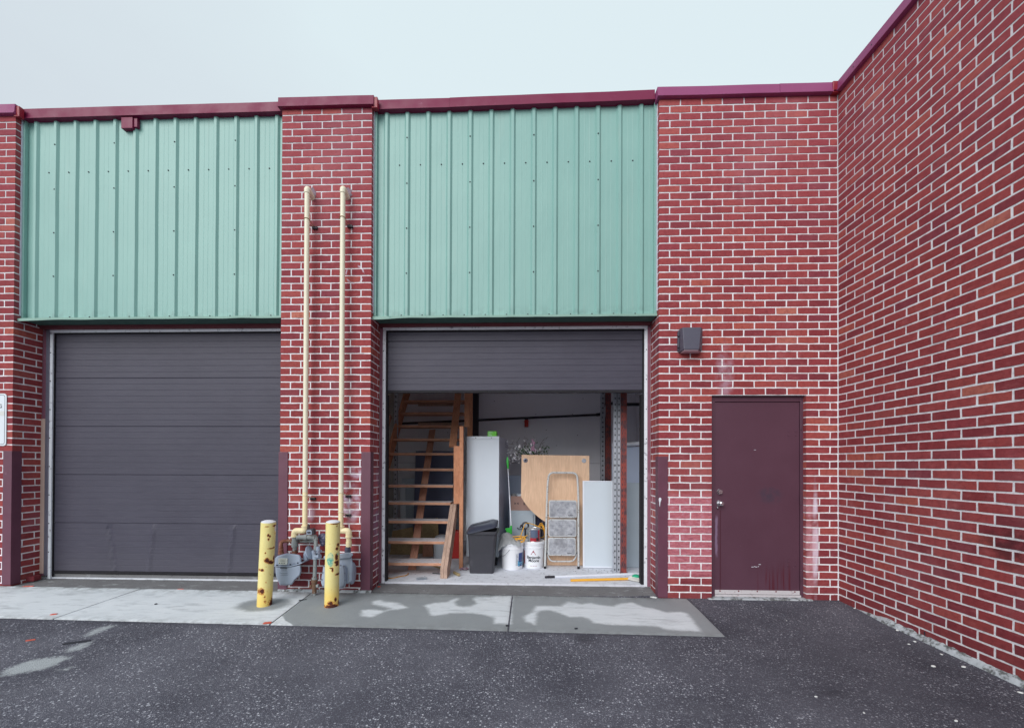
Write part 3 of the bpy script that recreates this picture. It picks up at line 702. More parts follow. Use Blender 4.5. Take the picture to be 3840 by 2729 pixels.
# ------------------------------------------------------------------ overhead doors
def overhead(x0, x1, zb, ztop, dent=False):
    """x0..x1 clear opening between the frame legs; zb lower edge of the curtain"""
    Yd = .335
    fr = BM(); fw = .036
    box(fr, x0-fw, x0, .302, .312, .06, ztop); box(fr, x1, x1+fw, .302, .312, .06, ztop); box(fr, x0-fw, x1+fw, .302, .3121, ztop+.001, ztop+fw)
    box(fr, x0-.004, x0, .313, .325, .06, ztop); box(fr, x1, x1+.004, .313, .325, .06, ztop)
    f = obj('door_frame', fr, M_white_metal, unit, bev=.002)
    for x in (x0-.024, x1+.022):
        for i in range(8): bm = BM(); lathe(bm, [(0, .006), (.006, .004), (.007, 0)], (0, 0, 0), 8, Matrix.Translation((x, .302, .4+i*.36)) @ Matrix.Rotation(math.pi/2, 4, 'X')); obj('screw', bm, M_ink, f)
    bm = BM(); sw = .010 if zb < 1 else .020; box(bm, x0-.006, x0+sw, .318, .331, .09, ztop); box(bm, x1-sw, x1+.006, .318, .331, .09, ztop); box(bm, x0, x1, .318, .331, ztop-.015, ztop+.0)
    if zb > 1: box(bm, x0-.006, x0+.016, .332, .40, .076, zb-.02); box(bm, x1-.03, x1+.006, .332, .42, .076, zb-.02)
    obj('weather_seal', bm, M_rubber, f)
    d = thing('overhead_door', ((x0+x1)/2, Yd, zb), '', ''); del d['label']; del d['category']; d.parent = unit; d.matrix_parent_inverse = MW(unit).inverted()
    s = 0; z = zb+.03
    while z < ztop+.02:
        z1 = min(z+.612, ztop+.12); bm = BM(); pr = [(z+.001, .004), (z+.006, 0)]
        g_ = z+.0765
        while g_ < z+.6 and g_ < z1-.01:
            pr += [(g_-.004, 0), (g_-.001, .0022), (g_+.001, .0022), (g_+.004, 0)]; g_ += .0765
        pr += [(z1-.009, 0), (z1-.003, .007), (z1-.001, .007)]
        n = 90; A = []
        for i in range(n+1):
            x = x0-.01+(x1-x0+.02)*i/n; r = []
            for zz_, dy in pr:
                y = Yd+dy+.0035*noise.noise(Vector((x*1.1, zz_*1.5, x0)))
                if dent and s == 0:
                    for cx, sl, a_ in ((x0+.72, .16, .013), (x0+1.32, -.12, -.013), (x0+2.35, -.12, -.014)):
                        dd = (x-(cx+(zz_-(z+.6))*-sl))/.028
                        y += a_*math.exp(-dd*dd)*(1 if zz_ < z+.6 else 0)
                r.append(bm.verts.new((x, y, zz_)))
            A.append(r)
        for P_, Q_ in zip(A, A[1:]):
            for j in range(len(pr)-1): bm.faces.new((P_[j], Q_[j], Q_[j+1], P_[j+1]))
        obj('door_section', bm, M_gdoor, d); z += .612; s += 1
    bm = BM(); box(bm, x0, x1, Yd-.008, Yd+.03, zb, zb+.03); obj('bottom_seal', bm, M_rubber, d, bev=.004)
    bm = BM(); box(bm, x0, x1, Yd+.012, Yd+.045, zb+.03, ztop+.1); obj('door_core', bm, M_blackwood, d)
    return d
LX0, LX1 = py(193, 1800, .305).x, -6.40
RX0, RX1 = py(1443, 1900, .305).x, py(2416, 1900, .305).x
ZT = py(1900, 1236, .305).z
overhead(LX0, LX1, .125, ZT, dent=True); overhead(RX0, RX1, 2.405, ZT)
bm = BM()
box(bm, XL+.001, XA0-.001, .264, .30, ZT+.038, 3.262); box(bm, XA1+.001, XR-.001, .264, .30, ZT+.038, 3.25); obj('lintel', bm, M_lintel, unit)
bm = BM(); box(bm, XL+.001, LX0-.037, .301, .36, .1, ZT+.03); box(bm, XA1+.002, RX0-.037, .301, .36, .06, ZT+.03); box(bm, RX1+.037, XR-.002, .301, .36, .06, ZT+.03)
box(bm, XL+.001, XA0-.001, .313, .37, ZT+.04, 3.7); box(bm, XA1+.001, XR-.001, .313, .37, ZT+.04, 3.7)
obj('jamb_board', bm, M_jamb, unit)
bm = BM(); box(bm, py(151, 1700, .3).x, LX0-.079, .292, .3005, .13, py(160, 1570, .3).z); obj('bare_jamb_strip', bm, M_jambw, unit)
bm = BM(); box(bm, LX0-.078, LX0-.0375, .296, .3115, .1, ZT+.036); obj('track_flange', bm, M_galv, unit)

# ------------------------------------------------------------------ steel door
FY = .05
lf0, lf1 = py(2679, 1800, FY+.012), py(2999, 1800, FY+.012); LT = py(2850, 1507, FY+.012).z; LB = py(2850, 2212, FY+.012).z
bm = BM(); box(bm, DX0+.001, lf0.x, FY, FY+.09, .03, DZ-.002); box(bm, lf1.x, DX1+.003, FY, FY+.09, .03, DZ-.002); box(bm, lf0.x, lf1.x, FY, FY+.09, LT+.003, DZ-.002)
dfr = obj('door_frame', bm, M_sdoor, unit, bev=.003)
sd_ = thing('steel_door', ((lf0.x+lf1.x)/2, FY+.012, .07), '', ''); del sd_['label']; del sd_['category']; sd_.parent = unit; sd_.matrix_parent_inverse = MW(unit).inverted()
bm = BM(); box(bm, lf0.x+.004, lf1.x-.004, FY+.012, FY+.055, .075, LT-.001); obj('door_leaf', bm, M_sdoor, sd_, bev=.002)
bm = BM(); box(bm, lf0.x+.004, lf1.x-.004, FY+.004, FY+.0118, .06, LB); box(bm, lf0.x, lf1.x, FY-.012, FY+.0035, .035, .058); obj('kick_strip', bm, M_kick, sd_, bev=.002)
for i in range(5):
    bm = BM(); lathe(bm, [(0, .004), (.007, .003), (.009, 0)], (0, 0, 0), 10, Matrix.Translation((lf0.x+.06+i*(lf1.x-lf0.x-.12)/4, FY+.004, (.06+LB)/2+.012)) @ Matrix.Rotation(math.pi/2, 4, 'X')); obj('screw', bm, M_lintel, sd_)
for v in (1450+160/1.0, 0): pass
for vv in (1440+287/1.888, 1440+818/1.888, 1440+1350/1.888):
    z = py(3000, vv, FY).z; bm = BM(); tube(bm, [(lf1.x+.003, FY-.004, z-.055), (lf1.x+.003, FY-.004, z+.055)], .009, 10)
    box(bm, lf1.x-.004, lf1.x+.022, FY-.0015, FY-.0002, z-.055, z+.055); obj('hinge', bm, M_sdoor, sd_, smooth=True)
for (uu, vv) in ((825, 333), (877, 333), (825, 362), (877, 362), (823, 1252), (876, 1252), (823, 1285), (876, 1285)):
    p = py(2520+uu/1.888, 1440+vv/1.888, FY+.01); bm = BM(); lathe(bm, [(0, .006), (.006, .005), (.009, 0)], (0, 0, 0), 10, Matrix.Translation((p.x, FY+.012, p.z)) @ Matrix.Rotation(math.pi/2, 4, 'X')); obj('rivet', bm, M_sdoor, sd_, smooth=True)
def axy(p): return Matrix.Translation(p) @ Matrix.Rotation(math.pi/2, 4, 'X')
p = py(2640+600/10.15, 1800+440/10.15, FY)
bm = BM(); lathe(bm, [(.030, 0), (.031, .006), (.026, .012), (.025, .03), (.022, .034), (0, .034)], (0, 0, 0), 24, axy((p.x, FY+.012, p.z))); o = obj('deadbolt', bm, M_chrome, sd_, smooth=True)
bm = BM(); box(bm, p.x-.008, p.x+.008, FY-.0235, FY-.0222, p.z-.0015, p.z+.0015); obj('keyway', bm, M_ink, sd_)
p = py(2640+600/10.15, 1800+880/10.15, FY)
bm = BM(); lathe(bm, [(.036, 0), (.036, .005), (.030, .012), (.014, .016), (.013, .034), (.022, .042), (.027, .055), (.025, .068), (.016, .075), (0, .076)], (0, 0, 0), 24, axy((p.x, FY+.012, p.z))); obj('door_knob', bm, M_chrome, sd_, smooth=True)
bm = BM(); lathe(bm, [(0, 0), (.010, .003), (.012, .014), (.006, .024), (0, .026)], (p.x-.024, FY+.0, p.z-.062), 12); obj('knob_tag', bm, M_chrome, sd_, smooth=True)
bm = BM()
for i, (dx, w_) in enumerate(((0, .012), (.025, .008), (.045, .01), (.07, .006), (.085, .012))):
    p = py(2520+(570+dx*600)/1.888, 1440+(1293-(18 if i == 4 else 3*(i % 2)))/1.888, FY+.01); box(bm, p.x-w_, p.x+w_, FY+.0105, FY+.0118, p.z-.003, p.z+.003)
p = py(2520+588/1.888, 1440+465/1.888, FY+.01); box(bm, p.x-.012, p.x+.01, FY+.0105, FY+.0118, p.z-.002, p.z+.002)
obj('paint_scuff', bm, M_pale, sd_)
bm = BM(); box(bm, DX0-.05, DX1+.06, -.035, .16, -.05, .034); obj('threshold', bm, M_fillet, unit, bev=.012)

# ------------------------------------------------------------------ side wing on the right
wing = thing('brick_wing', (.4, -4, 0), 'tall red brick side wall running toward the viewer at the right', 'building')
def b4(bm):
    face(bm, (0, 0, 0), -Yv, -X, .008, 8.4, 0, 70, phase=0, depth=.09, JT=.0162)
wallo = brick_part('brick_wall', b4, lambda bm: box(bm, mi, .3, -8.4, -.001, -.1, TOP), parent=wing)
bm = BM(); P = [(0, 0), (-.012, .004), (-.012, .018), (-.004, .024), (0, .112), (.004, .118), (.4, .13), (.4, 0)]; rings = []
for i in range(36):
    y = -.03-8.4*i/35; wv = .003*noise.noise(Vector((y*1.5, 0, 4))); rings.append([(-.035+a, y, TOP+.003+b+wv) for a, b in P])
loft(bm, rings); obj('coping', bm, M_cop2, wing, smooth=True, ang=.4)
for y in (-.5, -.27): 
    bm = BM(); lathe(bm, [(0, .005), (.006, .004), (.008, 0)], (0, 0, 0), 8, Matrix.Translation((-.036, y, TOP+.06)) @ Matrix.Rotation(-math.pi/2, 4, 'Y')); obj('screw', bm, M_ink, wing)
# mortar wash smeared along the foot of the wing
bm = BM(); n = 220; rings = []
for i in range(n+1):
    y = -.26-6.0*i/n; g0 = zg(y); k = .55+.45*noise.noise(Vector((y*7, 0, 2)))+.35*noise.noise(Vector((y*23, 0, 2))); gr = min(1, max(0, (-y-.26)/.35))
    hh = (.026+.034*k+.012*noise.noise(Vector((y*60, 1, 2))))*gr*(1 if y > -3 else 1); ww = (.032+.022*k+.008*noise.noise(Vector((y*31, 5, 2))))*gr
    rings.append([(.003, y, g0-.03), (.003, y, g0+hh), (-.006-.3*ww, y, g0+hh*.75), (-.003-.8*ww, y, g0+hh*.3), (-.004-ww, y, g0-.006)])
loft(bm, rings, False); obj('mortar_wash', bm, M_fillet, wing, smooth=True, ang=1.2)
bm = BM()
for y in (-1.0, -1.86): box(bm, -.0025, .01, y-.005, y+.005, .015-.0*y, .075)
obj('weep_slot', bm, M_ink, wing)
# low concrete kerb under the middle pier
bm = BM(); n = 40; rings = []
for i in range(n+1):
    x = XA0-.005+(XA1-XA0+.03)*i/n; g0 = sz(x, 0); k = noise.noise(Vector((x*9, 0, 0)))
    rings.append([(x, .05, g0-.02), (x, .0, g0+.026+.004*k), (x, -.014-.004*k, g0+.018), (x, -.03-.006*k, g0-.005)])
loft(bm, rings); obj('footing', bm, M_fillet, unit, smooth=True, ang=1)

# ------------------------------------------------------------------ interior
FZ = .075
bm = BM(); n = 70; fr_ = [bm.verts.new((-9.62+9.62*i/n, .318+.006*noise.noise(Vector((i*.7, 0, 3))), FZ)) for i in range(n+1)]; bk = [bm.verts.new((-9.62+9.62*i/n, 3.25, FZ)) for i in range(n+1)]; lo = [bm.verts.new((v.co.x, v.co.y+.008, 0)) for v in fr_]
for i in range(n): bm.faces.new((fr_[i], fr_[i+1], bk[i+1], bk[i])); bm.faces.new((lo[i], lo[i+1], fr_[i+1], fr_[i]))
struct(obj('floor', bm, M_conc_in))
bm = BM(); box(bm, XL+.02, XA0-.002, .3415, .47, .0, .113); obj('door_sill', bm, M_apron, unit, bev=.008)
bm = BM()
box(bm, -6.0, .3, 3.2, 3.25, -.02, 2.66); box(bm, -6.0, .3, 3.2, 3.25, 2.666, 3.4); box(bm, -6.0, .3, 3.206, 3.26, 0, 3.9)
obj('drywall', bm, M_drywall, unit)
bm = BM()
for (xx, zz_) in ((-4.1, 2.75), (-3.3, 2.5), (-3.1, 2.2), (-2.9, 1.9), (-2.6, 2.5), (-4.6, 2.2), (-5, 2.15), (-2.5, 2.1), (-3.5, 1.75), (-2.4, 2.8)):
    box(bm, xx-.006, xx+.006, 3.196, 3.2, zz_-.006, zz_+.006)
box(bm, -6.0, .3, 3.1975, 3.2, 1.56, 1.564)
obj('drywall_screw', bm, M_ink, unit)
bm = BM(); box(bm, -6.1, -6.0, .38, 3.2, 0, 4.0); obj('block_wall', bm, M_block, unit)
bm = BM(); box(bm, -9.7, .3, .402, 3.2, 3.42, 3.5); obj('low_ceiling', bm, M_drywall, unit)  # out of view, set low to bounce light onto the back wall
bm = BM(); box(bm, -9.7, .3, 3.3, 3.4, 0, 5.6); box(bm, .3, .4, .3, 3.4, 0, 5.5); box(bm, -12.5, -12.4, .3, 3.4, 0, 5.5); box(bm, -12.4, .3, .31, 3.4, 5.5, 5.6)
box(bm, XL-2.9, .3, .375, .40, ZT+.12, 5.5); obj('inner_shell', bm, M_block, unit)
for a, b in ((XR, .3), (XA0, XA1), (XL-2.9, XL)):
    bm = BM(); box(bm, a, b, .31, .38, 0, 5.5); obj('inner_wall', bm, M_block, unit)
bm = BM(); box(bm, -1.40, -1.3, .38, 3.2, 0, 3.4); obj('bounce_partition', bm, M_drywall, unit)  # added unseen wall, set close in so the bay keeps more bounced light

# wooden stairs
stairs = thing('wooden_staircase', (-5.12, .6, FZ), 'rough open lumber staircase climbing inside the half open doorway', 'staircase')
TX0, TX1 = -5.675, -4.575
for i in range(13):
    z = .246+.2435*i; y = .60+.2*i; bm = BM(); sg = R_.uniform(-.004, .004)
    box(bm, TX0, TX1, y, y+.255 if i < 4 else y+.24, z-.038, z, Matrix.Translation((0, 0, sg)))
    obj('tread', bm, M_tread, stairs, bev=.003)
sl_ = .2435/.2
def stringer(x, t, y0, y1, depth, m, foot=True):
    """board in the y-z plane following the stair slope; bottom cut on the floor"""
    zz_ = lambda y: .246+(y-.6)*sl_
    up = .03; P = [(y0, max(FZ, zz_(y0)+up-depth)), (y0, zz_(y0)+up), (y1, zz_(y1)+up), (y1, zz_(y1)+up-depth)]
    if foot:
        yf = .6+(FZ-up+depth-.246)/sl_; P = [(y0, FZ), (y0, max(FZ+.02, zz_(y0)+up)), (y1, zz_(y1)+up), (y1, zz_(y1)+up-depth), (yf, FZ)]
    bm = BM(); prism(bm, [(x, a, b) for a, b in P], (t, 0, 0)); return obj('stringer', bm, m, stairs, bev=.003)
stringer(TX0-.04, .038, .5, 3.05, .34, M_string); 
def lowboard(x, t): 
    bm = BM(); P = [(.485, FZ), (.485, .2), (1.17, .955), (1.30, .955), (1.30, .82), (.66, FZ)]
    prism(bm, [(x, a, b) for a, b in P], (t, 0, 0)); obj('stringer', bm, M_grey_lumber, stairs, bev=.003)
lowboard(-4.573, .042); lowboard(-4.529, .045)
# upper right board with round cut end, post and short stud
bm = BM(); a, b = Vector((-4.60, 1.50, 1.80)), Vector((-4.72, 2.86, 3.1)); beam(bm, a, b, .11, .038); obj('handrail_board', bm, M_string, stairs, bev=.004)
bm = BM(); P = [py(1700, 1670, 1.12), py(1737, 1597, 1.12), py(1739, 1890, 1.12), py(1703, 1890, 1.12)]; prism(bm, [(p.x, 1.06, p.z) for p in (py(1702, 1672, 1.08), py(1727, 1672, 1.08), py(1727, 1598, 1.08), py(1738, 1598, 1.08), py(1737, 1888, 1.08), py(1702, 1888, 1.08))], (0, .038, 0)); obj('post', bm, M_string, stairs, bev=.003)
bm = BM(); a, b = py(1722, 1888, 1.0), py(1736, 1888, 1.0); box(bm, a.x, b.x, 1.0, 1.058, FZ, py(1730, 1598, 1.0).z); obj('post', bm, M_string, stairs, bev=.003)
bm = BM(); a, b = py(1741, 1600, 1.6), py(1762, 1600, 1.6); box(bm, a.x, b.x, 1.6, 1.64, a.z, 3.2); obj('post', bm, M_string, stairs, bev=.003)
bm = BM(); a, b = py(1752, 1600, 2.1), py(1770, 1600, 2.1); box(bm, a.x, b.x, 2.1, 2.2, FZ, 3.2); obj('post', bm, M_string, stairs, bev=.003)
bm = BM(); beam(bm, (-5.80, 1.0, .9), (-5.80, 2.2, 2.35), .05, .09); obj('handrail_board', bm, M_brace, stairs, bev=.003)
bm = BM()
for y_, z_ in ((2.9, 2.62), (2.95, 2.45), (2.9, 2.25)): box(bm, -5.5, -4.8, y_, y_+.03, z_, z_+.06)
obj('cross_board', bm, M_grey_lumber, stairs)
bm = BM(); beam(bm, (-5.05, .90, FZ), (-5.12, 2.42, 2.13), .105, .028); tag(obj('lumber_plank', bm, M_brace, bev=.003), 'single long brown plank leaning diagonally behind the stair treads', 'plank')

# boards and scrap behind the stairs
bm = BM(); a = py(1553, 1690, 2.5); b = py(1695, 1690, 2.5); beam(bm, ((a.x+b.x)/2, 2.45, FZ), ((a.x+b.x)/2, 2.62, a.z), b.x-a.x, .03); tag(obj('navy_panel', bm, M_navy, bev=.002), 'large dark navy panel leaning on the back wall behind the stairs', 'panel')
bm = BM(); a = py(1505, 1700, 2.6); b = py(1553, 1700, 2.6); beam(bm, ((a.x+b.x)/2, 2.55, FZ), ((a.x+b.x)/2, 2.66, 1.28), b.x-a.x, .02); tag(obj('white_board', bm, M_board2, bev=.002), 'pale grey board standing left of the navy panel behind the stairs', 'board')
bm = BM(); beam(bm, (py(1515, 2000, 2.3).x, 2.3, FZ), (py(1502, 1800, 2.3).x, 2.42, 1.2), .09, .02); tag(obj('white_board', bm, M_board, bev=.002), 'narrow white plank leaning beside the perforated upright behind the stairs', 'board')
bm = BM(); beam(bm, (py(1675, 2090, 1.7).x, 1.7, FZ), (py(1700, 1840, 1.7).x, 2.0, 1.15), .055, .02); tag(obj('white_board', bm, M_board, bev=.002), 'slanted white strip just left of the lower stair stringer', 'board')
def perforated(name, x0, x1, y, z1, label, cat='rack post', m=M_perf, double=True, diag=False):
    t = thing(name, ((x0+x1)/2, y, FZ), label, cat); wd = (x1-x0); cols = [(x0, x0+wd*.44), (x0+wd*.56, x1)] if double else [(x0, x1)]
    for i, (a, b) in enumerate(cols):
        bm = BM(); z = FZ; hw = min(.012, (b-a)*.2); c = (a+b)/2; st = .0825
        while z < z1:
            zt = min(z+st, z1); zm0, zm1 = z+st/2-.012, z+st/2+.012
            for (xa, xb, za, zb) in ((a, b, z, zm0), (a, c-hw, zm0, zm1), (c+hw, b, zm0, zm1), (a, b, zm1, zt)):
                if zb > za: box(bm, xa, xb, y, y+.003, za, zb)
            z += st
        box(bm, a, a+.003, y+.003, y+.06, FZ, z1); box(bm, b-.003, b, y+.003, y+.06, FZ, z1)
        obj('channel', bm, m, t)
        bm = BM(); box(bm, a+.003, b-.003, y+.04, y+.045, FZ, z1); obj('backing', bm, M_ink, t)
    if double: bm = BM(); box(bm, x0+wd*.44, x0+wd*.56, y+.02, y+.03, FZ, z1); obj('web', bm, M_ink, t)
    bm = BM(); box(bm, x0-.01, x1+.01, y-.01, y+.075, FZ, FZ+.006); obj('foot_plate', bm, m, t)
    return t
a, b = py(2300, 1900, .9), py(2326, 1900, .9); perforated('rack_upright', a.x, b.x, .89, 3.6, 'grey steel upright with rows of square holes in front of the red post')
a, b = py(1477, 1700, 2.2), py(1489, 1700, 2.2); perforated('rack_upright', a.x, b.x, 2.2, 3.4, 'perforated grey steel upright standing behind the left stair stringer', double=False)
a, b = py(2253, 1700, 2.4), py(2268, 1700, 2.4); t = perforated('rack_upright', a.x, b.x, 2.4, 3.4, 'grey perforated upright with a diagonal brace, behind the white panel', double=False)
bm = BM(); beam(bm, (py(2262, 1580, 2.38).x, 2.38, py(2262, 1580, 2.38).z), (py(2290, 1440, 2.38).x, 2.38, py(2290, 1440, 2.38).z), .035, .02); obj('diagonal_brace', bm, M_perf, t)
def redpost(u0, u1, y, label):
    a, b = py(u0, 1900, y), py(u1, 1900, y); t = thing('rack_upright', ((a.x+b.x)/2, y, FZ), label, 'rack post')
    bm = BM(); box(bm, a.x, b.x, y, y+.003, FZ, 3.6); box(bm, a.x, a.x+.003, y+.003, y+.075, FZ, 3.6); box(bm, b.x-.003, b.x, y+.003, y+.075, FZ, 3.6); obj('channel', bm, M_redrack, t)
    bm = BM(); z = FZ+.1
    while z < 3.4:
        for f in (.3, .7): box(bm, a.x+(b.x-a.x)*f-.004, a.x+(b.x-a.x)*f+.004, y-.001, y+.0005, z, z+.035)
        z += .0765
    obj('slots', bm, M_ink, t)
    bm = BM(); box(bm, a.x-.01, b.x+.012, y-.012, y+.09, FZ, FZ+.007); obj('foot_plate', bm, M_redrack, t)
redpost(2328, 2350, .86, 'chipped red steel rack post nearest the door opening')
redpost(2271, 2291, 2.35, 'dull red rack post deeper inside, left of the grey perforated upright')
bm = BM(); tube(bm, [py(1470, 1590, 3.08), py(1500, 1588, 3.08), py(2240, 1555, 3.08)], .022, 12); pts = smoothpath([py(2236, 1555, 3.08), py(2256, 1553, 3.08), py(2258, 1518, 3.0), py(2300, 1512, 2.9)], .08)
tube(bm, pts, .03, 12); tube(bm, [py(2340, 1516, 2.8), py(2700, 1516, 2.8)], .03, 12)
sp = thing('sprinkler_pipe', py(1900, 1570, 3.08), 'black sprinkler pipe running along the grey back wall above the cabinets', 'pipe'); obj('pipe', bm, M_pipe_black, sp, smooth=True)
p = py(1974, 1572, 3.08); bm = BM(); lathe(bm, [(0, -.01), (.035, -.012), (.035, -.03), (.05, -.032), (.05, -.04), (.038, -.05), (.038, -.14), (.03, -.145), (0, -.145)], p, 16); obj('red_cap', bm, M_redcap, sp, smooth=True)
bm = BM(); box(bm, p.x-.035, p.x+.035, 3.05, 3.12, p.z-.01, p.z+.035); obj('pipe_clamp', bm, M_pipe_black, sp, bev=.005)
p = py(2405, 1530, 2.8); bm = BM(); lathe(bm, [(0, 0), (.02, 0), (.012, -.03), (.03, -.05), (0, -.055)], p, 12); obj('sprinkler_head', bm, M_pipe_black, sp, smooth=True)
# column left of the drywall
a, b = py(1771, 1700, 2.9), py(1789, 1700, 2.9); bm = BM(); box(bm, a.x, b.x, 2.9, 2.93, FZ, 3.8); box(bm, (a.x+b.x)/2-.006, (a.x+b.x)/2+.006, 2.93, 3.12, FZ, 3.8); box(bm, a.x, b.x, 3.12, 3.15, FZ, 3.8); obj('steel_column', bm, M_pipe_black, unit)

# ------------------------------------------------------------------ stored things
# tall white cabinet on casters, turned a few degrees
cf = py(1746, 2087, 1.16); cg = py(1870, 2087, 1.16); ct = py(1800, 1635, 1.16).z
cab = thing('tall_cabinet', ((cf.x+cg.x)/2, 1.5, FZ), 'tall white metal cabinet on casters right of the stairs', 'cabinet')
Mc = Matrix.Translation((cg.x, 1.16, 0)) @ Matrix.Rotation(math.radians(-5.5), 4, 'Z'); wd = cg.x-cf.x
bm = BM(); box(bm, -wd, -.003, .012, .95, cf.z, ct-.0001, Mc); obj('cabinet_body', bm, M_white_cab, cab, bev=.003)
bm = BM(); box(bm, -wd, 0, 0, .010, cf.z, ct-.045, Mc); box(bm, -wd, 0, -.001, .010, ct-.043, ct, Mc); obj('cabinet_front', bm, M_white_cab, cab, bev=.002)
bm = BM(); box(bm, -.0025, .0005, .013, .94, cf.z+.002, ct-.002, Mc); obj('side_panel', bm, M_cab_side, cab)
bm = BM()
for uu in (-.34, -.11): lathe(bm, [(0, .003), (.007, 0)], (0, 0, 0), 8, Mc @ axy((uu, -.0012, ct-.022)))
obj('screws', bm, M_ink, cab)
bm = BM(); box(bm, -wd-.03, -wd-.004, .1, .12, ct-1.3, ct-.65, Mc); obj('side_handle', bm, M_white_cab, cab, bev=.003)
for dx in (-.05, -wd+.05):
    for dy in (.08, .85):
        bm = BM(); lathe(bm, [(0, -.015), (.045, -.015), (.05, -.01), (.05, .01), (.045, .015), (0, .015)], (0, 0, 0), 16, Mc @ Matrix.Translation((dx, dy, FZ+.05)) @ Matrix.Rotation(math.pi/2, 4, 'Y')); box(bm, dx-.02, dx+.02, dy-.02, dy+.02, FZ+.07, cf.z-.001, Mc)
        obj('caster', bm, M_black, cab, smooth=True)
a, b = py(1829, 1635, 1.22), py(1857, 1617, 1.22)
gb = thing('small_carton', ((a.x+b.x)/2, 1.3, ct), 'small bright green carton lying on top of the tall white cabinet', 'carton')
bm = BM(); box(bm, a.x, b.x+.02, 1.2, 1.42, ct+.0005, ct+.075, None); obj('carton_body', bm, M_limebox, gb, bev=.002)
bm = BM()
for i in range(3): box(bm, a.x+.012, a.x+.012+(.05, .03, .06)[i], 1.1985, 1.1996, ct+.018+i*.018, ct+.024+i*.018)
obj('printing', bm, M_board, gb)

# rubbish bin
tb = thing('trash_can', (-4.06, .88, FZ), 'black rectangular waste bin with its lid set askew on the rim', 'trash can')
a, b = py(1760, 2152, .74), py(1849, 2152, .74); c, d = py(1751, 1992, .70), py(1862, 1992, .70); cx0 = (a.x+b.x)/2; zt = c.z
def rr(cx, cy, w_, h_, z, r=.03): return [(cx+p_[0], cy+p_[1], z) for p_ in rrect(w_, h_, r)]
wb_, wt_ = (b.x-a.x), (d.x-c.x); bm = BM()
cy_ = .74+.13
loft(bm, [rr(cx0, cy_, wb_, .24, FZ+.001), rr(cx0, cy_, wb_+.004, .245, FZ+.02), rr((c.x+d.x)/2, cy_, wt_-.02, .33, zt-.05), rr((c.x+d.x)/2, cy_, wt_-.018, .332, zt-.04), rr((c.x+d.x)/2, cy_, wt_+.02, .37, zt-.036), rr((c.x+d.x)/2, cy_, wt_+.02, .37, zt), rr((c.x+d.x)/2, cy_, wt_-.01, .34, zt), rr(cx0, cy_, wb_-.02, .22, FZ+.03)])
obj('bin_body', bm, M_bin, tb, smooth=True, ang=.7)
Ml = Matrix.Translation(((c.x+d.x)/2-.01, cy_-.01, zt+.060)) @ Matrix.Rotation(math.radians(-14), 4, 'Y') @ Matrix.Rotation(math.radians(6), 4, 'X')
bm = BM(); ws = wt_+.03
rg = [[Ml @ Vector(p_) for p_ in rr(0, 0, w_, h_, z, r_)] for w_, h_, z, r_ in ((ws-.03, .36, -.035, .05), (ws+.005, .395, -.028, .06), (ws, .39, -.012, .06), (ws-.08, .30, .020, .06), (ws-.16, .22, .028, .05))]
loft(bm, rg); obj('bin_lid', bm, M_binlid, tb, smooth=True, ang=.6)
bm = BM(); box(bm, -.12, .12, -.012, .012, .029, .034, Ml); obj('lid_ridge', bm, M_black, tb, bev=.003)

# paint pails
def pail(u0, u1, vt, vb, y, label):
    a, b = py(u0, vb, y-.15), py(u1, vb, y-.15); r = (b.x-a.x)/2*1.07; cx = (a.x+b.x)/2; h = .375; c = (cx, y, FZ)
    t = thing('paint_pail', c, label, 'bucket'); bm = BM()
    lathe(bm, [(0, 0), (r*.86, 0), (r*.89, .006), (r*.965, h*.74), (r*1.0, h*.745), (r*1.01, h*.80), (r*.97, h*.81), (r*.975, h*.845), (r*1.01, h*.85), (r*1.015, h*.89), (r*.975, h*.9), (r*.97, h*.94)], c, 48)
    obj('pail_body', bm, M_pail, t, smooth=True, ang=.5); bm = BM()
    lathe(bm, [(r*.99, h*.905), (r*1.03, h*.91), (r*1.035, h*.985), (r*1.0, h), (r*.95, h*.995), (r*.93, h*.97), (0, h*.97)], c, 48); obj('pail_lid', bm, M_pail, t, smooth=True, ang=.5)
    return t, r, c, h
def cpatch(bm, c, rb, rt, h, a0, a1, z0, z1, off=.0012, n=10):
    A = []
    for i in range(n+1):
        a = math.radians(a0+(a1-a0)*i/n); col = []
        for z in (z0, z1):
            r = rb+(rt-rb)*z/h+off; col.append(bm.verts.new((c[0]+r*math.sin(a), c[1]-r*math.cos(a), c[2]+z)))
        A.append(col)
    for P_, Q_ in zip(A, A[1:]): bm.faces.new((P_[0], Q_[0], Q_[1], P_[1]))
def textmesh(body, size, bold=0, spacing=1):
    cu = bpy.data.curves.new('t', 'FONT'); cu.body = body; cu.size = size; cu.align_x = 'CENTER'; cu.offset = bold; cu.space_character = spacing; cu.space_line = .82
    o = bpy.data.objects.new('t', cu); COL.objects.link(o); dg = bpy.context.evaluated_depsgraph_get(); dg.update()
    me = bpy.data.meshes.new_from_object(o.evaluated_get(dg)); bpy.data.objects.remove(o); return me
def place_text(name, me, fn, mat, parent, sub=True):
    bm = BM(); bm.from_mesh(me)
    if sub: bmesh.ops.triangulate(bm, faces=bm.faces)
    for v in bm.verts: v.co = fn(v.co)
    return obj(name, bm, mat, parent, fix=False)
def oncyl(c, rb, rt, h, a0, z0, off=.0022):
    def f(p):
        z = z0+p.y; r = rb+(rt-rb)*z/h+off; a = math.radians(a0)+p.x/r; return Vector((c[0]+r*math.sin(a), c[1]-r*math.cos(a), c[2]+z))
    return f
t1, r1, c1, h1 = pail(1879, 1960, 0, 2137, 1.075, 'white paint pail with blue label, draped cloth on its lid'); rb, rt = r1*.89, r1*.965
bm = BM(); cpatch(bm, c1, rb, rt, h1*.74, 20, 37, .06, .235, .001); obj('text_panel', bm, M_pale, t1)
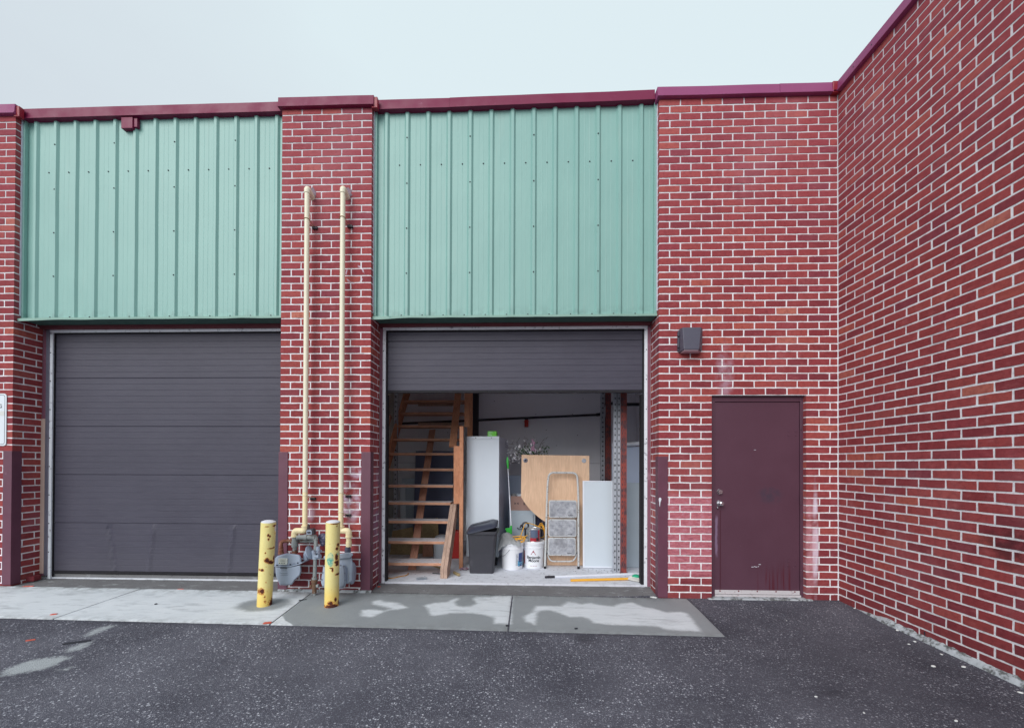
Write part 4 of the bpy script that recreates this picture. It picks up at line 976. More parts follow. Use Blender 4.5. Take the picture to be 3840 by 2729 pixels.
bm = BM(); cpatch(bm, c1, rb, rt, h1*.74, 38, 78, .135, .235, .001); obj('label_blue', bm, M_blue, t1)
bm = BM(); cpatch(bm, c1, rb, rt, h1*.74, 38, 78, .05, .134, .001); obj('label_cyan', bm, M_blue, t1)
place_text('lettering', textmesh('ben', .095, .003, .85), oncyl(c1, rb, rt, h1*.74, 57, .062), M_cyan, t1)
bm = BM()
for i in range(9): cpatch(bm, c1, rb, rt, h1*.74, 22, 35-(i % 3)*2, .075+i*.017, .079+i*.017, .002, 4)
obj('fine_print', bm, M_ink, t1)
p0 = Vector((c1[0]+r1*math.sin(math.radians(-12)), c1[1]-r1*math.cos(math.radians(-12))-.004, FZ+.285)); p1 = Vector((c1[0]-r1*1.0, c1[1]-.04, FZ+.16))
bm = BM(); tube(bm, [p0, (p0+p1)/2+Vector((0, -.055, -.01)), p1+Vector((-.01, 0, -.005)), Vector((c1[0]-r1*1.03, c1[1], FZ+.2))], .0025, 6); obj('bail_handle', bm, M_wire, t1, smooth=True)
t2, r2, c2, h2 = pail(1964, 2041, 0, 2131, 1.17, 'white paint pail with red triangle logo carrying a small paint can'); rb, rt = r2*.89, r2*.965
place_text('lettering', textmesh('Benjamin', .058, .0012, .95), oncyl(c2, rb, rt, h2*.74, -2, .142), M_ink, t2); place_text('lettering', textmesh('Moore', .058, .0012, .95), oncyl(c2, rb, rt, h2*.74, -2, .098), M_ink, t2)
def tri(P, off, mat, name):
    bm = BM(); f = oncyl(c2, rb, rt, h2*.74, -4, 0, off); bm.faces.new([bm.verts.new(f(Vector((a, b, 0)))) for a, b in P]); obj(name, bm, mat, t2, fix=False)
tri([(-.038, .196), (.038, .196), (0, .262)], .002, M_logo, 'logo'); tri([(-.027, .199), (-.018, .199), (-.006, .219), (.006, .206), (.006, .199), (.026, .199), (.010, .232), (.0, .218), (-.008, .232)], .003, M_pail, 'logo_peak')
bm = BM(); cpatch(bm, c2, rb, rt, h2*.74, -82, -62, .06, .245, .001); obj('side_label', bm, M_logo, t2)
bm = BM()
for i in range(3): cpatch(bm, c2, rb, rt, h2*.74, -22+i*14, -11+i*14, .040, .044, .002, 3)
obj('fine_print', bm, M_logo, t2)
# small can on the second pail
cc = (py(2002, 2026, 1.12).x, 1.14, FZ+h2*.975+.001); rc, hc = .09, .19
can = thing('paint_can', cc, 'small metal paint can with dark red label standing on the second pail', 'paint can')
bm = BM(); lathe(bm, [(0, 0), (rc, 0), (rc+.002, .004), (rc, .009), (rc, hc-.010), (rc+.003, hc-.006), (rc+.002, hc), (rc-.006, hc), (rc-.008, hc-.006), (0, hc-.007)], cc, 40); obj('can_body', bm, M_tin, can, smooth=True, ang=.5)
bm = BM(); cpatch(bm, cc, rc, rc, 1, -35, 62, .012, .170, .001, 16); obj('label_red', bm, M_canred, can)
bm = BM(); cpatch(bm, cc, rc, rc, 1, -34, 36, .062, .171, .002, 16); obj('label_slate', bm, M_canblue, can)
bm = BM(); cpatch(bm, cc, rc, rc, 1, 20, 45, .02, .058, .003, 16); obj('label_dark', bm, M_ink, can)
bm = BM(); pts = [(cc[0]+math.sin(math.radians(a))*(rc+.006), cc[1]-math.cos(math.radians(a))*(rc+.006), cc[2]+.125-.07*math.cos(math.radians(a))**2) for a in range(-88, 89, 8)]; tube(bm, pts, .002, 6)
obj('bail_handle', bm, M_wire, can, smooth=True)
# cloth draped on the first pail
bm = BM(); NX, NY = 40, 30; gr = []; zt = FZ+h1+.003
for i in range(NX+1):
    row = []
    for j in range(NY+1):
        s, t = i/NX*2-1, j/NY*2-1; x = c1[0]-.035+s*.155; y = c1[1]-.03+t*.15
        hgt = .115*math.exp(-((s+.25)**2*1.8+(t-.1)**2*1.6))+.02*noise.noise(Vector((s*3.2, t*3.2, 1)))+.012*abs(math.sin(s*7+t*9+noise.noise(Vector((s*2, t*2, 0)))*5))
        d = math.hypot(x-c1[0], y-c1[1]); z = zt+max(.006, hgt)-max(0, d-r1*.98)*1.1
        row.append(bm.verts.new((x, y, z)))
    gr.append(row)
for i in range(NX):
    for j in range(NY): bm.faces.new((gr[i][j], gr[i+1][j], gr[i+1][j+1], gr[i][j+1]))
bmesh.ops.solidify(bm, geom=bm.faces, thickness=.006)
tag(obj('drop_cloth', bm, M_cloth, smooth=True, ang=1.4), 'crumpled grey cloth heaped on the lid of the blue labelled pail', 'cloth')
# yellow extension cord looped over pail and small cabinet
bm = BM()
def coil(c, rx, ry, n, wob, r=.0055, tilt=0):
    pts = []
    for i in range(n*14):
        a = i/14*2*math.pi; k = 1+.12*math.sin(a*.37+wob); pts.append(Vector((c[0]+rx*k*math.cos(a), c[1]+ry*math.sin(a)*.7+.004*i/14, c[2]+ry*math.sin(a)*tilt+.02*math.sin(a*.7)+.01*R_.random())))
    tube(bm, pts, r, 6)
p = py(1945, 2012, 1.0); coil((p.x, 1.0, FZ+h1+.035), .085, .05, 4, 1, tilt=.4)
p = py(2030, 2010, 1.35); coil((p.x, 1.34, p.z), .055, .10, 6, 2, tilt=1.6)
tube(bm, smoothpath([py(1952, 2010, 1.0), py(1968, 1965, 1.15), py(1975, 1959, 1.25), py(2000, 1965, 1.3), py(2032, 1980, 1.3), py(2044, 1990, 1.32), py(2040, 2014, 1.32), py(2020, 2016, 1.32)], .05), .006, 8)
tube(bm, smoothpath([py(1926, 2030, .98), py(1945, 2020, .98), py(1962, 2014, 1.0), py(1978, 2006, 1.03)], .05), .006, 8)
tag(obj('extension_cord', bm, M_yellow, smooth=True), 'tangled yellow extension cord looped over the two paint pails', 'cord')
# low filing cabinet with cardboard box
fa, fb = py(1910, 1914, 1.55), py(2008, 1914, 1.55)
fc = thing('filing_cabinet', ((fa.x+fb.x)/2, 1.8, FZ), 'low grey filing cabinet behind the paint pails', 'cabinet')
bm = BM(); box(bm, fa.x, fb.x, 1.57, 2.1, FZ, fa.z); obj('cabinet_body', bm, M_board2, fc, bev=.004)
bm = BM(); box(bm, fa.x+.012, fb.x-.03, 1.556, 1.569, FZ+.35, fa.z-.055); box(bm, fa.x+.012, fb.x-.03, 1.556, 1.569, FZ+.03, FZ+.34); obj('drawer_front', bm, M_board2, fc, bev=.003)
bm = BM(); c_ = py(1955, 1980, 1.5); tube(bm, smoothpath([(c_.x-.06, 1.555, c_.z), (c_.x-.05, 1.52, c_.z-.01), (c_.x+.05, 1.52, c_.z-.01), (c_.x+.06, 1.555, c_.z)], .02), .006, 8); obj('drawer_handle', bm, M_ink, fc, smooth=True)
a, b = py(1915, 1910, 1.6), py(2004, 1860, 1.6)
cb = thing('cardboard_box', ((a.x+b.x)/2, 1.75, fa.z), 'open brown cardboard box of odds and ends on the filing cabinet', 'box')
bm = BM(); z0 = fa.z+.001; box(bm, a.x, b.x, 1.6, 1.606, z0, b.z); box(bm, a.x, b.x, 1.93, 1.936, z0, b.z); box(bm, a.x, a.x+.006, 1.607, 1.929, z0, b.z); box(bm, b.x-.006, b.x, 1.607, 1.929, z0, b.z); box(bm, a.x, b.x, 1.607, 1.929, z0, z0+.006)
obj('carton', bm, M_card, cb)
me = textmesh('BOU', .052, .001); pt = py(1976, 1892, 1.597); place_text('lettering', me, lambda q_: Vector((pt.x+q_.x, 1.5985, pt.z+q_.y)), M_ink, cb)
bm = BM(); pt = py(1937, 1887, 1.597)
for s in (-1, 1):
    for e in (-1, 1): prism(bm, [(pt.x+s*.003, 1.5975, pt.z), (pt.x+s*.032, 1.5975, pt.z+e*.017), (pt.x+s*.032, 1.5975, pt.z+e*.004), (pt.x+s*.012, 1.5975, pt.z)], (0, .0015, 0))
obj('printed_mark', bm, M_ink, cb)
for i in range(6):
    bm = BM(); q_ = Vector((a.x+.05+.05*i+R_.uniform(-.01, .01), 1.68+R_.uniform(0, .1), b.z-.01+R_.uniform(0, .03))); Mt = Matrix.Translation(q_) @ Matrix.Rotation(R_.uniform(0, 3), 4, 'X') @ Matrix.Rotation(R_.uniform(0, 3), 4, 'Y')
    if i % 2: lathe(bm, [(0, -.03), (.022, -.03), (.026, 0), (.014, .03), (0, .03)], (0, 0, 0), 12, Mt)
    else: box(bm, -.045, .045, -.02, .02, -.03, .03, Mt)
    tag(obj('hardware_part', bm, [M_tin, M_board2, M_white_cab][i % 3], smooth=bool(i % 2)), ['leftmost tin block in the open cardboard box', 'second fitting from the left in the cardboard box, a small cup', 'pale block third from the left in the cardboard box', 'tin cup fourth from the left in the cardboard box', 'grey block second from the right in the cardboard box', 'rightmost white cup in the cardboard box, beside the desk top'][i], 'hardware', 'fittings heaped in the cardboard box')
bm = BM(); a, b = py(1907, 1782, 2.3), py(1957, 1782, 2.3); box(bm, a.x-.05, b.x+.2, 2.3, 2.32, FZ, a.z); tag(obj('blue_grey_panel', bm, M_boardb, bev=.002), 'blue grey panel standing behind the cardboard box', 'panel')
# black tool with ring handle
bm = BM(); c_ = py(1970, 1969, 1.38); tube(bm, [(c_.x+.045*math.cos(a/10*math.pi), 1.36, c_.z+.045*math.sin(a/10*math.pi)) for a in range(20)], .012, 8, closed=True); tube(bm, [(c_.x, 1.36, c_.z-.045), (c_.x, 1.36, FZ+.02)], .014, 10)
tube(bm, [(c_.x-.06, 1.36, c_.z+.01), (c_.x-.075, 1.35, c_.z-.03)], .012, 8); tube(bm, [(c_.x-.035, 1.36, c_.z+.02), (c_.x-.075, 1.355, c_.z)], .006, 8)
tag(obj('hand_pump', bm, M_black, smooth=True), 'black upright tool with ring shaped handle behind the pails', 'tool')
# duster pole with green grips
du = thing('duster', py(1918, 2000, 1.3), 'thin white pole with bright green grip and green scraper end', 'duster')
P0, P1 = py(1917, 1975, 1.28), py(1905, 1757, 1.34)
bm = BM(); mid = P0.lerp(P1, .55); tube(bm, [P0, mid], .0085, 10); tube(bm, [mid, P1], .006, 10); obj('pole', bm, M_alu, du, smooth=True)
bm = BM(); d_ = (P1-P0).normalized(); tube(bm, [P1, P1+d_*.04, P1+d_*.10, P1+d_*.15, P1+d_*.18], [.008, .014, .02, .014, .005], 12); obj('grip', bm, M_lime, du, smooth=True)
bm = BM(); a = P0; tube(bm, [a+Vector((0, 0, .02)), a-Vector((0, 0, .10))], .014, 10); prism(bm, [(a.x-.09, 1.275, a.z-.02), (a.x+.0, 1.275, a.z-.01), (a.x+.0, 1.275, a.z-.09), (a.x-.06, 1.275, a.z-.09)], (0, .012, 0)); obj('scraper', bm, M_lime, du)

# corner desk top stood on end
def P6(x, v): return py(1880+x/3.53, 1700+v/3.53, 1.25)
dk = thing('desk_top', (P6(800, 1480).x, 1.26, FZ), 'pale maple corner desk top stood on edge against the stored goods', 'table top')
curve = [(260, 572), (285, 615), (320, 668), (370, 730), (430, 790), (500, 850), (560, 892), (600, 915), (602, 1000)]
poly = [P6(x, v) for x, v in [(268, 15), (1170, 28), (1165, 1478), (602, 1478)]+curve[::-1]]
bm = BM(); prism(bm, [(p.x, 1.25+(p.z)*.02, max(p.z, FZ+.001)) for p in poly], (0, .028, 0)); obj('top_panel', bm, M_maple, dk, bev=.002)
for x, v, dk_ in ((320, 90, 1), (1098, 95, 0)):
    p = P6(x, v); bm = BM(); lathe(bm, [(0, .003), (.018, .004), (.022, .008), (.030, .006), (.033, 0)], (0, 0, 0), 24, axy((p.x, 1.25+p.z*.02, p.z))); obj('grommet', bm, M_perf if not dk_ else M_galv, dk, smooth=True)
    if dk_: bm = BM(); lathe(bm, [(0, .003), (.014, 0)], (0, 0, 0), 20, axy((p.x, 1.25+p.z*.02-.006, p.z))); obj('grommet_hole', bm, M_ink, dk)

# folded step ladder
ld = thing('step_ladder', py(2106, 2130, 1.1), 'folded white three step ladder leaning on the maple desk top', 'ladder')
def PL(x, v, dy=0):
    t = (1515-v)/1265; y = 1.07+.12*t+dy; return py(1880+x/3.53, 1700+v/3.53, y)
pts = smoothpath([PL(578, 1500), PL(605, 600), PL(612, 420), PL(630, 252), PL(1000, 255), PL(1015, 420), PL(1020, 600), PL(1022, 1500)], .075, 8)
bm = BM(); tube(bm, pts, .0145, 12); obj('front_frame', bm, M_ladder, ld, smooth=True)
bm = BM(); tube(bm, smoothpath([PL(600, 640, .035), PL(605, 1300, .035), PL(640, 1425, .035), PL(965, 1425, .035), PL(1005, 1300, .035), PL(1012, 640, .035)], .08, 8), .011, 12); obj('rear_frame', bm, M_ladder, ld, smooth=True)
for x in (578, 1022):
    bm = BM(); tube(bm, [PL(x, 1490), PL(x, 1525)], .018, 12); obj('rubber_foot', bm, M_rubber, ld, smooth=True)
for x0_, x1_, v0_, v1_ in ((628, 1000, 615, 855), (622, 995, 864, 1105), (616, 987, 1107, 1355)):
    A, B = PL(x0_, v0_, -.01), PL(x1_, v1_, -.03); cx, cz = (A.x+B.x)/2, (A.z+B.z)/2; w_, h_ = B.x-A.x, A.z-B.z
    lean = Matrix.Translation((cx, (A.y+B.y)/2, cz)) @ Matrix.Rotation(math.radians(90-4), 4, 'X')
    bm = BM(); loft(bm, [[lean @ Vector((p_[0], p_[1], z)) for p_ in rrect(w_, h_, .028)] for z in (-.014, .006)]); sp2 = obj('step', bm, M_ladder, ld, bev=.004)
    bm = BM(); loft(bm, [[lean @ Vector((p_[0], p_[1], z)) for p_ in rrect(w_-.024, h_-.03, .02)] for z in (.0065, .0095)]); obj('tread_mat', bm, M_step, sp2, bev=.002)
    for i in range(5):
        pass
    bm = BM()
    for i in range(5):
        q_ = (w_*.20+i*.013, -h_*.34-(.003 if i % 2 else 0)); box(bm, q_[0]-.004, q_[0]+.005, q_[1]-.006, q_[1]+.004, .0096, .0104, lean)
    obj('worn_mark', bm, M_ink, sp2)
    for xx in (x0_-12, x1_+12):
        bm = BM(); q_ = PL(xx, v1_-40, .01); lathe(bm, [(0, 0), (.008, 0), (.008, .012), (0, .013)], (0, 0, 0), 8, axy((q_.x, q_.y, q_.z))); obj('pivot', bm, M_ink, ld)

# white panels on the right
def leanboard(u0, u1, v0, v1, y, m, label, frame=True, lean=.05):
    a, b = py(u0, v0, y+lean), py(u1, v1, y); t = thing('framed_panel', ((a.x+b.x)/2, y, FZ), label, 'panel'); z0 = max(FZ, b.z); dx = b.x-a.x
    Mx = Matrix.Translation(((a.x+b.x)/2, y, z0)) @ Matrix.Rotation(-math.atan2(lean, a.z-z0), 4, 'X'); H_ = math.hypot(a.z-z0, lean)
    bm = BM(); box(bm, -dx/2, dx/2, 0, .02, 0.001, H_, Mx); obj('face', bm, m, t, bev=.002)
    if frame:
        bm = BM(); e = .022
        for bx in ((-dx/2, -dx/2+e, 0.0015, H_), (dx/2-e, dx/2, .0015, H_), (-dx/2+e, dx/2-e, H_-e*.6, H_), (-dx/2+e, dx/2-e, .0015, e)): box(bm, bx[0], bx[1], -.004, -.0002, bx[2], bx[3], Mx)
        obj('edge_frame', bm, M_alu, t, bev=.001)
    return t
leanboard(2185, 2302, 1802, 2129, 1.12, M_board, 'pale framed panel leaning between ladder and grey upright')
leanboard(2300, 2560, 1809, 2129, 1.17, M_board2, 'grey lower panel standing behind the red post at the door edge', frame=False)
t = leanboard(2296, 2560, 1674, 2129, 1.30, M_boardb, 'taller pale blue screen panel rising behind the grey lower panel', frame=False, lean=.06)
a = py(2296, 1668, 1.30); b = py(2560, 1652, 1.36); bm = BM(); tube(bm, [a, b], .028, 14); obj('roller_tube', bm, M_alu, t, smooth=True)

# silk flower arrangement rising behind the desk top
fl = thing('flower_arrangement', py(1995, 1900, 1.7), 'artificial white and pink blossom branches rising behind the desk top', 'flowers')
base = py(1995, 1730, 1.7); bm = BM(); tips = []
ends = [(1895, 1655), (1870, 1668), (1925, 1648), (1962, 1650), (1945, 1690), (2010, 1645), (2052, 1640), (2042, 1668), (2060, 1690), (2035, 1700), (1910, 1742), (1920, 1715), (1900, 1700), (1975, 1665)]
for (u, v) in ends:
    e = py(u, v, 1.7+R_.uniform(-.1, .1)); pts = []
    for i in range(9):
        t = i/8; q_ = base.lerp(e, t)+Vector((0, 0, .05*math.sin(t*3.1)))+Vector((R_.uniform(-1, 1), R_.uniform(-1, 1), R_.uniform(-1, 1)))*.018*(t > 0); pts.append(q_)
    tube(bm, pts, [.005-.0035*i/8 for i in range(9)], 5); tips.append(pts)
    for k in (4, 6):
        q_ = pts[k]; tube(bm, [q_, q_+Vector((R_.uniform(-.05, .05), 0, R_.uniform(.01, .06))), q_+Vector((R_.uniform(-.08, .08), 0, R_.uniform(.04, .1)))], .0018, 4)
obj('branches', bm, M_twig, fl, smooth=True)
def blossom(bm, c, s):
    rx = Matrix.Rotation(R_.uniform(-.8, .8), 3, 'X') @ Matrix.Rotation(R_.uniform(-.8, .8), 3, 'Z')
    for k in range(5):
        a = k*2*math.pi/5+R_.random(); u_ = rx @ Vector((math.cos(a), 0, math.sin(a))); w_ = rx @ Vector((-math.sin(a), 0, math.cos(a)))
        vs_ = [c, c+u_*s*.6+w_*s*.35-Vector((0, s*.2, 0)), c+u_*s, c+u_*s*.6-w_*s*.35-Vector((0, s*.2, 0))]; bm.faces.new([bm.verts.new(x) for x in vs_])
bw, bp, bl = BM(), BM(), BM()
for i in range(46):
    q_ = py(R_.gauss(1972, 30), R_.gauss(1690, 13), 1.62+R_.uniform(0, .1)); blossom(bw, q_, R_.uniform(.016, .028))
for i in range(34): blossom(bw, py(R_.uniform(1905, 1950), R_.gauss(1718, 10), 1.65), .014)
for P_ in tips[:6]:
    for k in (5, 7, 8): blossom(bw, P_[k], .012)
for i in range(40): blossom(bp, py(R_.gauss(2001, 4), R_.uniform(1648, 1690), 1.62), .014)
for i in range(150):
    q_ = py(R_.gauss(1990, 30), R_.gauss(1698, 14), 1.60+R_.uniform(0, .12)); d_ = Vector((R_.uniform(-1, 1), R_.uniform(-.5, .5), R_.uniform(-.3, 1))).normalized(); s_ = d_.cross(Vector((0, 1, .2))).normalized(); l_ = R_.uniform(.025, .05)
    bl.faces.new([bl.verts.new(x) for x in (q_, q_+d_*l_*.5+s_*l_*.25, q_+d_*l_, q_+d_*l_*.5-s_*l_*.25)])
obj('white_blossom', bw, M_petal, fl); obj('pink_blossom', bp, M_pink, fl); obj('leaves', bl, M_leaf, fl)
bm = BM(); lathe(bm, [(0, 0), (.1, 0), (.12, .3), (.07, .9), (.09, base.z-FZ-.05), (.08, base.z-FZ-.05)], (base.x+.05, 1.75, FZ), 20); obj('vase', bm, M_navy, fl, smooth=True)

# things on the floor
pl = thing('painting_pole', pz(2200, 2158, FZ), 'white aluminium pole with black grip lying on the garage floor', 'pole')
A, B = pz(2045, 2163, FZ+.014), pz(2425, 2149, FZ+.014); d_ = (B-A).normalized(); B = B+d_*.25
bm = BM(); tube(bm, [A+d_*.12, B], .015, 12); tube(bm, [A+d_*.28, A+d_*.40], .017, 12); obj('pole', bm, M_alu, pl, smooth=True)
bm = BM(); tube(bm, [A-d_*.005, A, A+d_*.12, A+d_*.125], [.012, .0165, .0165, .013], 12); obj('grip', bm, M_black, pl, smooth=True)
mp_ = thing('string_mop', pz(2300, 2170, FZ), 'cotton string mop with yellow handle and green collar on the floor', 'mop')
A, B = pz(2140, 2175, FZ+.014), pz(2356, 2169, FZ+.02); bm = BM(); tube(bm, [A, B], .016, 12); obj('handle', bm, M_yellow, mp_, smooth=True)
Hc = pz(2385, 2168, FZ+.03); bm = BM()
for i in range(90):
    a = R_.uniform(-1, 1); b_ = R_.uniform(0, .045); p0 = Vector((Hc.x-.02, Hc.y+a*.03, FZ+.01+b_)); pts = [Vector((B.x-.01, B.y+a*.01, FZ+.02)), Vector((Hc.x-.05, Hc.y+a*.05, FZ+.012+b_)), Vector((Hc.x+.03, Hc.y+a*.09, FZ+.008+b_*.9)), Vector((Hc.x+.09+R_.uniform(-.03, .04), Hc.y+a*.10, FZ+.006+b_*.3)), Vector((Hc.x+.08+R_.uniform(-.05, .05), Hc.y+a*.12-.03, FZ+.005))]
    tube(bm, smoothpath(pts, .05, 3), .005, 5)
obj('strands', bm, M_mop, mp_, smooth=True)
bm = BM(); lathe(bm, [(0, .032), (.025, .03), (.045, .018), (.05, .0)], (Hc.x, Hc.y, FZ+.048), 16); obj('collar', bm, M_teal, mp_, smooth=True)
bm = BM(); tube(bm, smoothpath([pz(1425, 2155, FZ+.006), pz(1450, 2164, FZ+.006), pz(1470, 2168, FZ+.006), pz(1500, 2160, FZ+.006), pz(1524, 2157, FZ+.006), pz(1532, 2149, FZ+.01)], .06), .0065, 8)
tag(obj('power_cord', bm, M_orange_cord, smooth=True), 'short orange brown cord on the floor at the foot of the stairs', 'cord')
def rag(name, u, v, s, m, label, cat, z=FZ, rot=0):
    c_ = pz(u, v, z); bm = BM(); n = 10; g_ = [[bm.verts.new(Vector((c_.x+(i/n-.5)*s[0]*math.cos(rot)-(j/n-.5)*s[1]*math.sin(rot), c_.y+(i/n-.5)*s[0]*math.sin(rot)+(j/n-.5)*s[1]*math.cos(rot), z+.004+s[2]*(.5+noise.noise(Vector((i*.5+u, j*.5, 0))))))) for j in range(n+1)] for i in range(n+1)]
    for i in range(n):
        for j in range(n): bm.faces.new((g_[i][j], g_[i+1][j], g_[i+1][j+1], g_[i][j+1]))
    bmesh.ops.solidify(bm, geom=bm.faces, thickness=.002)
    return tag(obj(name, bm, m, smooth=True, ang=1.5), label, cat)
rag('paper_scrap', 1581, 2170, (.13, .09, .012), M_board, 'white paper scrap on the floor edge below the stairs', 'paper', rot=.3)
rag('pink_rag', 1742, 2136, (.12, .07, .03), plain('pink_rag_cloth', S(190, 160, 176), .9), 'small pink rag on the floor beside the black bin', 'rag')
bm = BM(); beam(bm, pz(1702, 2145, FZ+.02), pz(1722, 2155, FZ+.02), .03, .03, Vector((0, 0, 1))); tag(obj('wood_offcut', bm, M_osb, bev=.003), 'short pale wood offcut beside the stair stringer foot', 'wood')
bm = BM(); pts = smoothpath([pz(1622, 2148, FZ+.008), pz(1650, 2150, FZ+.008), pz(1664, 2150, FZ+.01), pz(1668, 2140, FZ+.03), pz(1655, 2134, FZ+.04)], .03); tube(bm, pts, .007, 8); tag(obj('black_clamp', bm, M_ink, smooth=True), 'small bent black bracket on the floor under the first tread', 'bracket')
def chunk(name, u, v, y, w_, h_, m, label, ang=0, d=.03, cat='plywood'):
    p = py(u, v, y); Mt = Matrix.Translation((p.x, y, FZ)) @ Matrix.Rotation(ang, 4, 'Y') @ Matrix.Rotation(-.12, 4, 'X'); bm = BM(); prism(bm, [Mt @ Vector(q_) for q_ in ((-w_/2, 0, .003), (w_/2, 0, .003), (w_*.38, 0, h_), (-w_*.44, 0, h_*.85))], (0, d, 0)); return tag(obj(name, bm, m, bev=.002), label, cat)
chunk('plywood_offcut', 1508, 2080, 1.85, .40, .44, M_osb, 'big olive plywood offcut lying left behind the lower treads')
chunk('plywood_offcut', 1600, 2080, 1.95, .42, .58, M_osb, 'taller plywood offcut leaning to the right of the brown plank')
chunk('wood_block', 1604, 2084, 1.72, .17, .26, M_brace, 'short framed wood block standing in front of the plywood', cat='wood')
p = py(1664, 2060, 1.5); bm = BM(); lathe(bm, [(0, 0), (.09, 0), (.12, .04), (.13, .3), (.09, .36), (.04, .38), (0, .38)], (p.x-.04, 1.55, FZ), 18); t = tag(obj('plastic_jug', bm, M_board, smooth=True), 'cloudy white plastic jug behind the foot of the stair stringer', 'jug')
bm = BM(); box(bm, p.x+.05, p.x+.22, 1.62, 1.80, FZ, FZ+.42); tag(obj('red_crate', bm, M_redcap, bev=.01), 'red plastic container mostly hidden behind the stair stringer', 'container')
bm = BM(); tube(bm, [pz(1610, 2115, FZ+.012), pz(1672, 2136, FZ+.012)], .012, 8); tag(obj('broom_stick', bm, M_osb, smooth=True), 'old wooden stick lying under the lowest tread', 'stick')

# ------------------------------------------------------------------ street furniture outside
def bollard(u, v, ut, vt, y, blobs, label, teal=False, whitetop=True):
    b = pz(u, v, sz(-6, y)); b.y = y; T = py(ut, vt, y-.02); b = Vector((pz(u, v, sz(-6, y)).x, y, sz(-6, y)-.01)); r = .071
    t = thing('bollard', b, label, 'bollard', 'yellow steel bollards guarding the gas meters')
    ax = (T-b); L_ = ax.length; bm = BM(); n, m_ = 64, 150; rings = []
    rot = ax.to_track_quat('Z', 'Y').to_matrix(); loc = []
    for j in range(m_+1):
        for_ = [];
        for i in range(n):
            a = 2*math.pi*i/n; for_.append(b+rot @ Vector((r*math.cos(a), r*math.sin(a), L_*j/m_)))
        rings.append(for_)
    loft(bm, rings, False); o = obj('steel_pipe', bm, M_boll, t, smooth=True, ang=2)
    inv = rot.inverted()
    def loc_(c):
        q_ = inv @ (c-b); return q_.x, q_.y, q_.z/L_
    def rust(c):
        x, y_, h = loc_(c); s = 0
        ps = x/r
        if y_ < .3*r:
            for bx, bh, rx, rh, amp in blobs:
                d = ((ps-bx)/rx)**2+((h-bh)/rh)**2
                s = max(s, amp*math.exp(-d))
        else: s = .5*math.exp(-((h-.35)/.05)**2)*(.5+noise.noise(c*9))
        return s
    attr(o, 'rust', rust)
    attr(o, 'teal', lambda c: (lambda x, y_, h: (1 if y_ < 0 else 0)*max(math.exp(-(((x/r)+.55)/.42)**2-((h-.575)/.09)**2), .9*math.exp(-(((x/r)-.45)/.22)**2-((h-.635)/.018)**2)))(*loc_(c)) if teal else 0)
    attr(o, 'white', lambda c: (lambda x, y_, h: (.8*math.exp(-(((x/r)-.7)/.5)**2-((h-.93)/.05)**2)) if (y_ < .3*r and not teal) else 0)(*loc_(c)))
    bm = BM(); loft(bm, [[b+rot @ Vector((rr_*math.cos(2*math.pi*i/40), rr_*math.sin(2*math.pi*i/40), L_+dz)) for i in range(40)] for rr_, dz in ((r*.97, -.002), (r*.93, .008), (r*.6, .018), (r*.15, .021))]); obj('concrete_cap', bm, M_bolltop, t, smooth=True)
    return t
Y1, Y2 = -.44, -.43
bollard(990, 2268, 1007, 1957, Y1, [(.75, .035, .8, .075, .95), (-.85, .20, .22, .045, .7), (-.6, .135, .14, .015, .55), (-.55, .565, .28, .03, .85), (.1, .53, .55, .018, .95), (-.25, .545, .4, .02, .8), (.45, .575, .22, .03, .85), (.75, .60, .14, .03, .7), (-.1, .70, .55, .009, .75), (.35, .705, .3, .012, .7), (-.55, .86, .16, .02, .7), (-.35, .845, .14, .02, .7), (-.5, .81, .14, .018, .7), (.35, .965, .45, .013, .8), (-.7, .96, .25, .008, .6), (.5, .87, .1, .008, .7), (-.9, .45, .14, .02, .7), (-.75, .65, .1, .015, .6), (.0, .39, .1, .006, .6), (-.55, .305, .12, .01, .6), (-.55, .08, .2, .03, .5)],
        'yellow bollard standing alone in front of the closed door, rust patch low right')
bollard(1240, 2272, 1249, 1957, Y2, [(-.2, .02, .9, .035, .95), (-.45, .065, .4, .03, .75), (.2, .10, .22, .035, .75), (.85, .05, .25, .03, .8), (.45, .74, .25, .022, .85), (.3, .70, .25, .02, .8), (.25, .60, .28, .045, .85), (.3, .54, .4, .02, .85), (.35, .51, .35, .016, .9), (.5, .395, .45, .013, .85), (-.3, .455, .14, .03, .75), (-.45, .475, .3, .01, .7), (.2, .965, .1, .014, .7), (-.1, .99, .7, .008, .8), (.15, .93, .06, .006, .6), (.25, .62, .15, .03, .8)],
        'yellow bollard with a turquoise paint smear in front of the gas pipes', teal=True)

def guard(x, y0, z0, z1, s, label, leg=.10):
    """steel angle round a corner; s = +1 when the reveal faces +x"""
    g_ = .010; P = [(x-s*leg, -g_), (x+s*g_, -g_), (x+s*g_, leg-.01), (x+s*.001, leg-.01), (x+s*.001, -.001), (x-s*leg, -.001)]
    bm = BM(); prism(bm, [(a, b, z0) for a, b in P], (0, 0, z1-z0)); o = obj('angle_iron', bm, M_guard, bev=.003)
    o.name = 'corner_guard'; return tag(o, label, 'corner guard', 'maroon steel corner guards on the brick piers')
guard(XL, 0, .07, py(40, 1690, 0).z, 1, 'maroon steel corner guard at the far left, beneath the white sign')
guard(XA0, 0, .06, py(1060, 1694, 0).z, -1, 'maroon corner guard right of the closed overhead door, behind the lone bollard')
guard(XA1, 0, .065, py(1360, 1694, 0).z, 1, 'maroon corner guard between the gas meters and the open doorway')
g4 = guard(XR, 0, .03, py(2475, 1711, 0).z, -1, 'maroon corner guard right of the open doorway, marked by a white paint drip')
p = py(2475, 1872, -.011); bm = BM(); n = 16
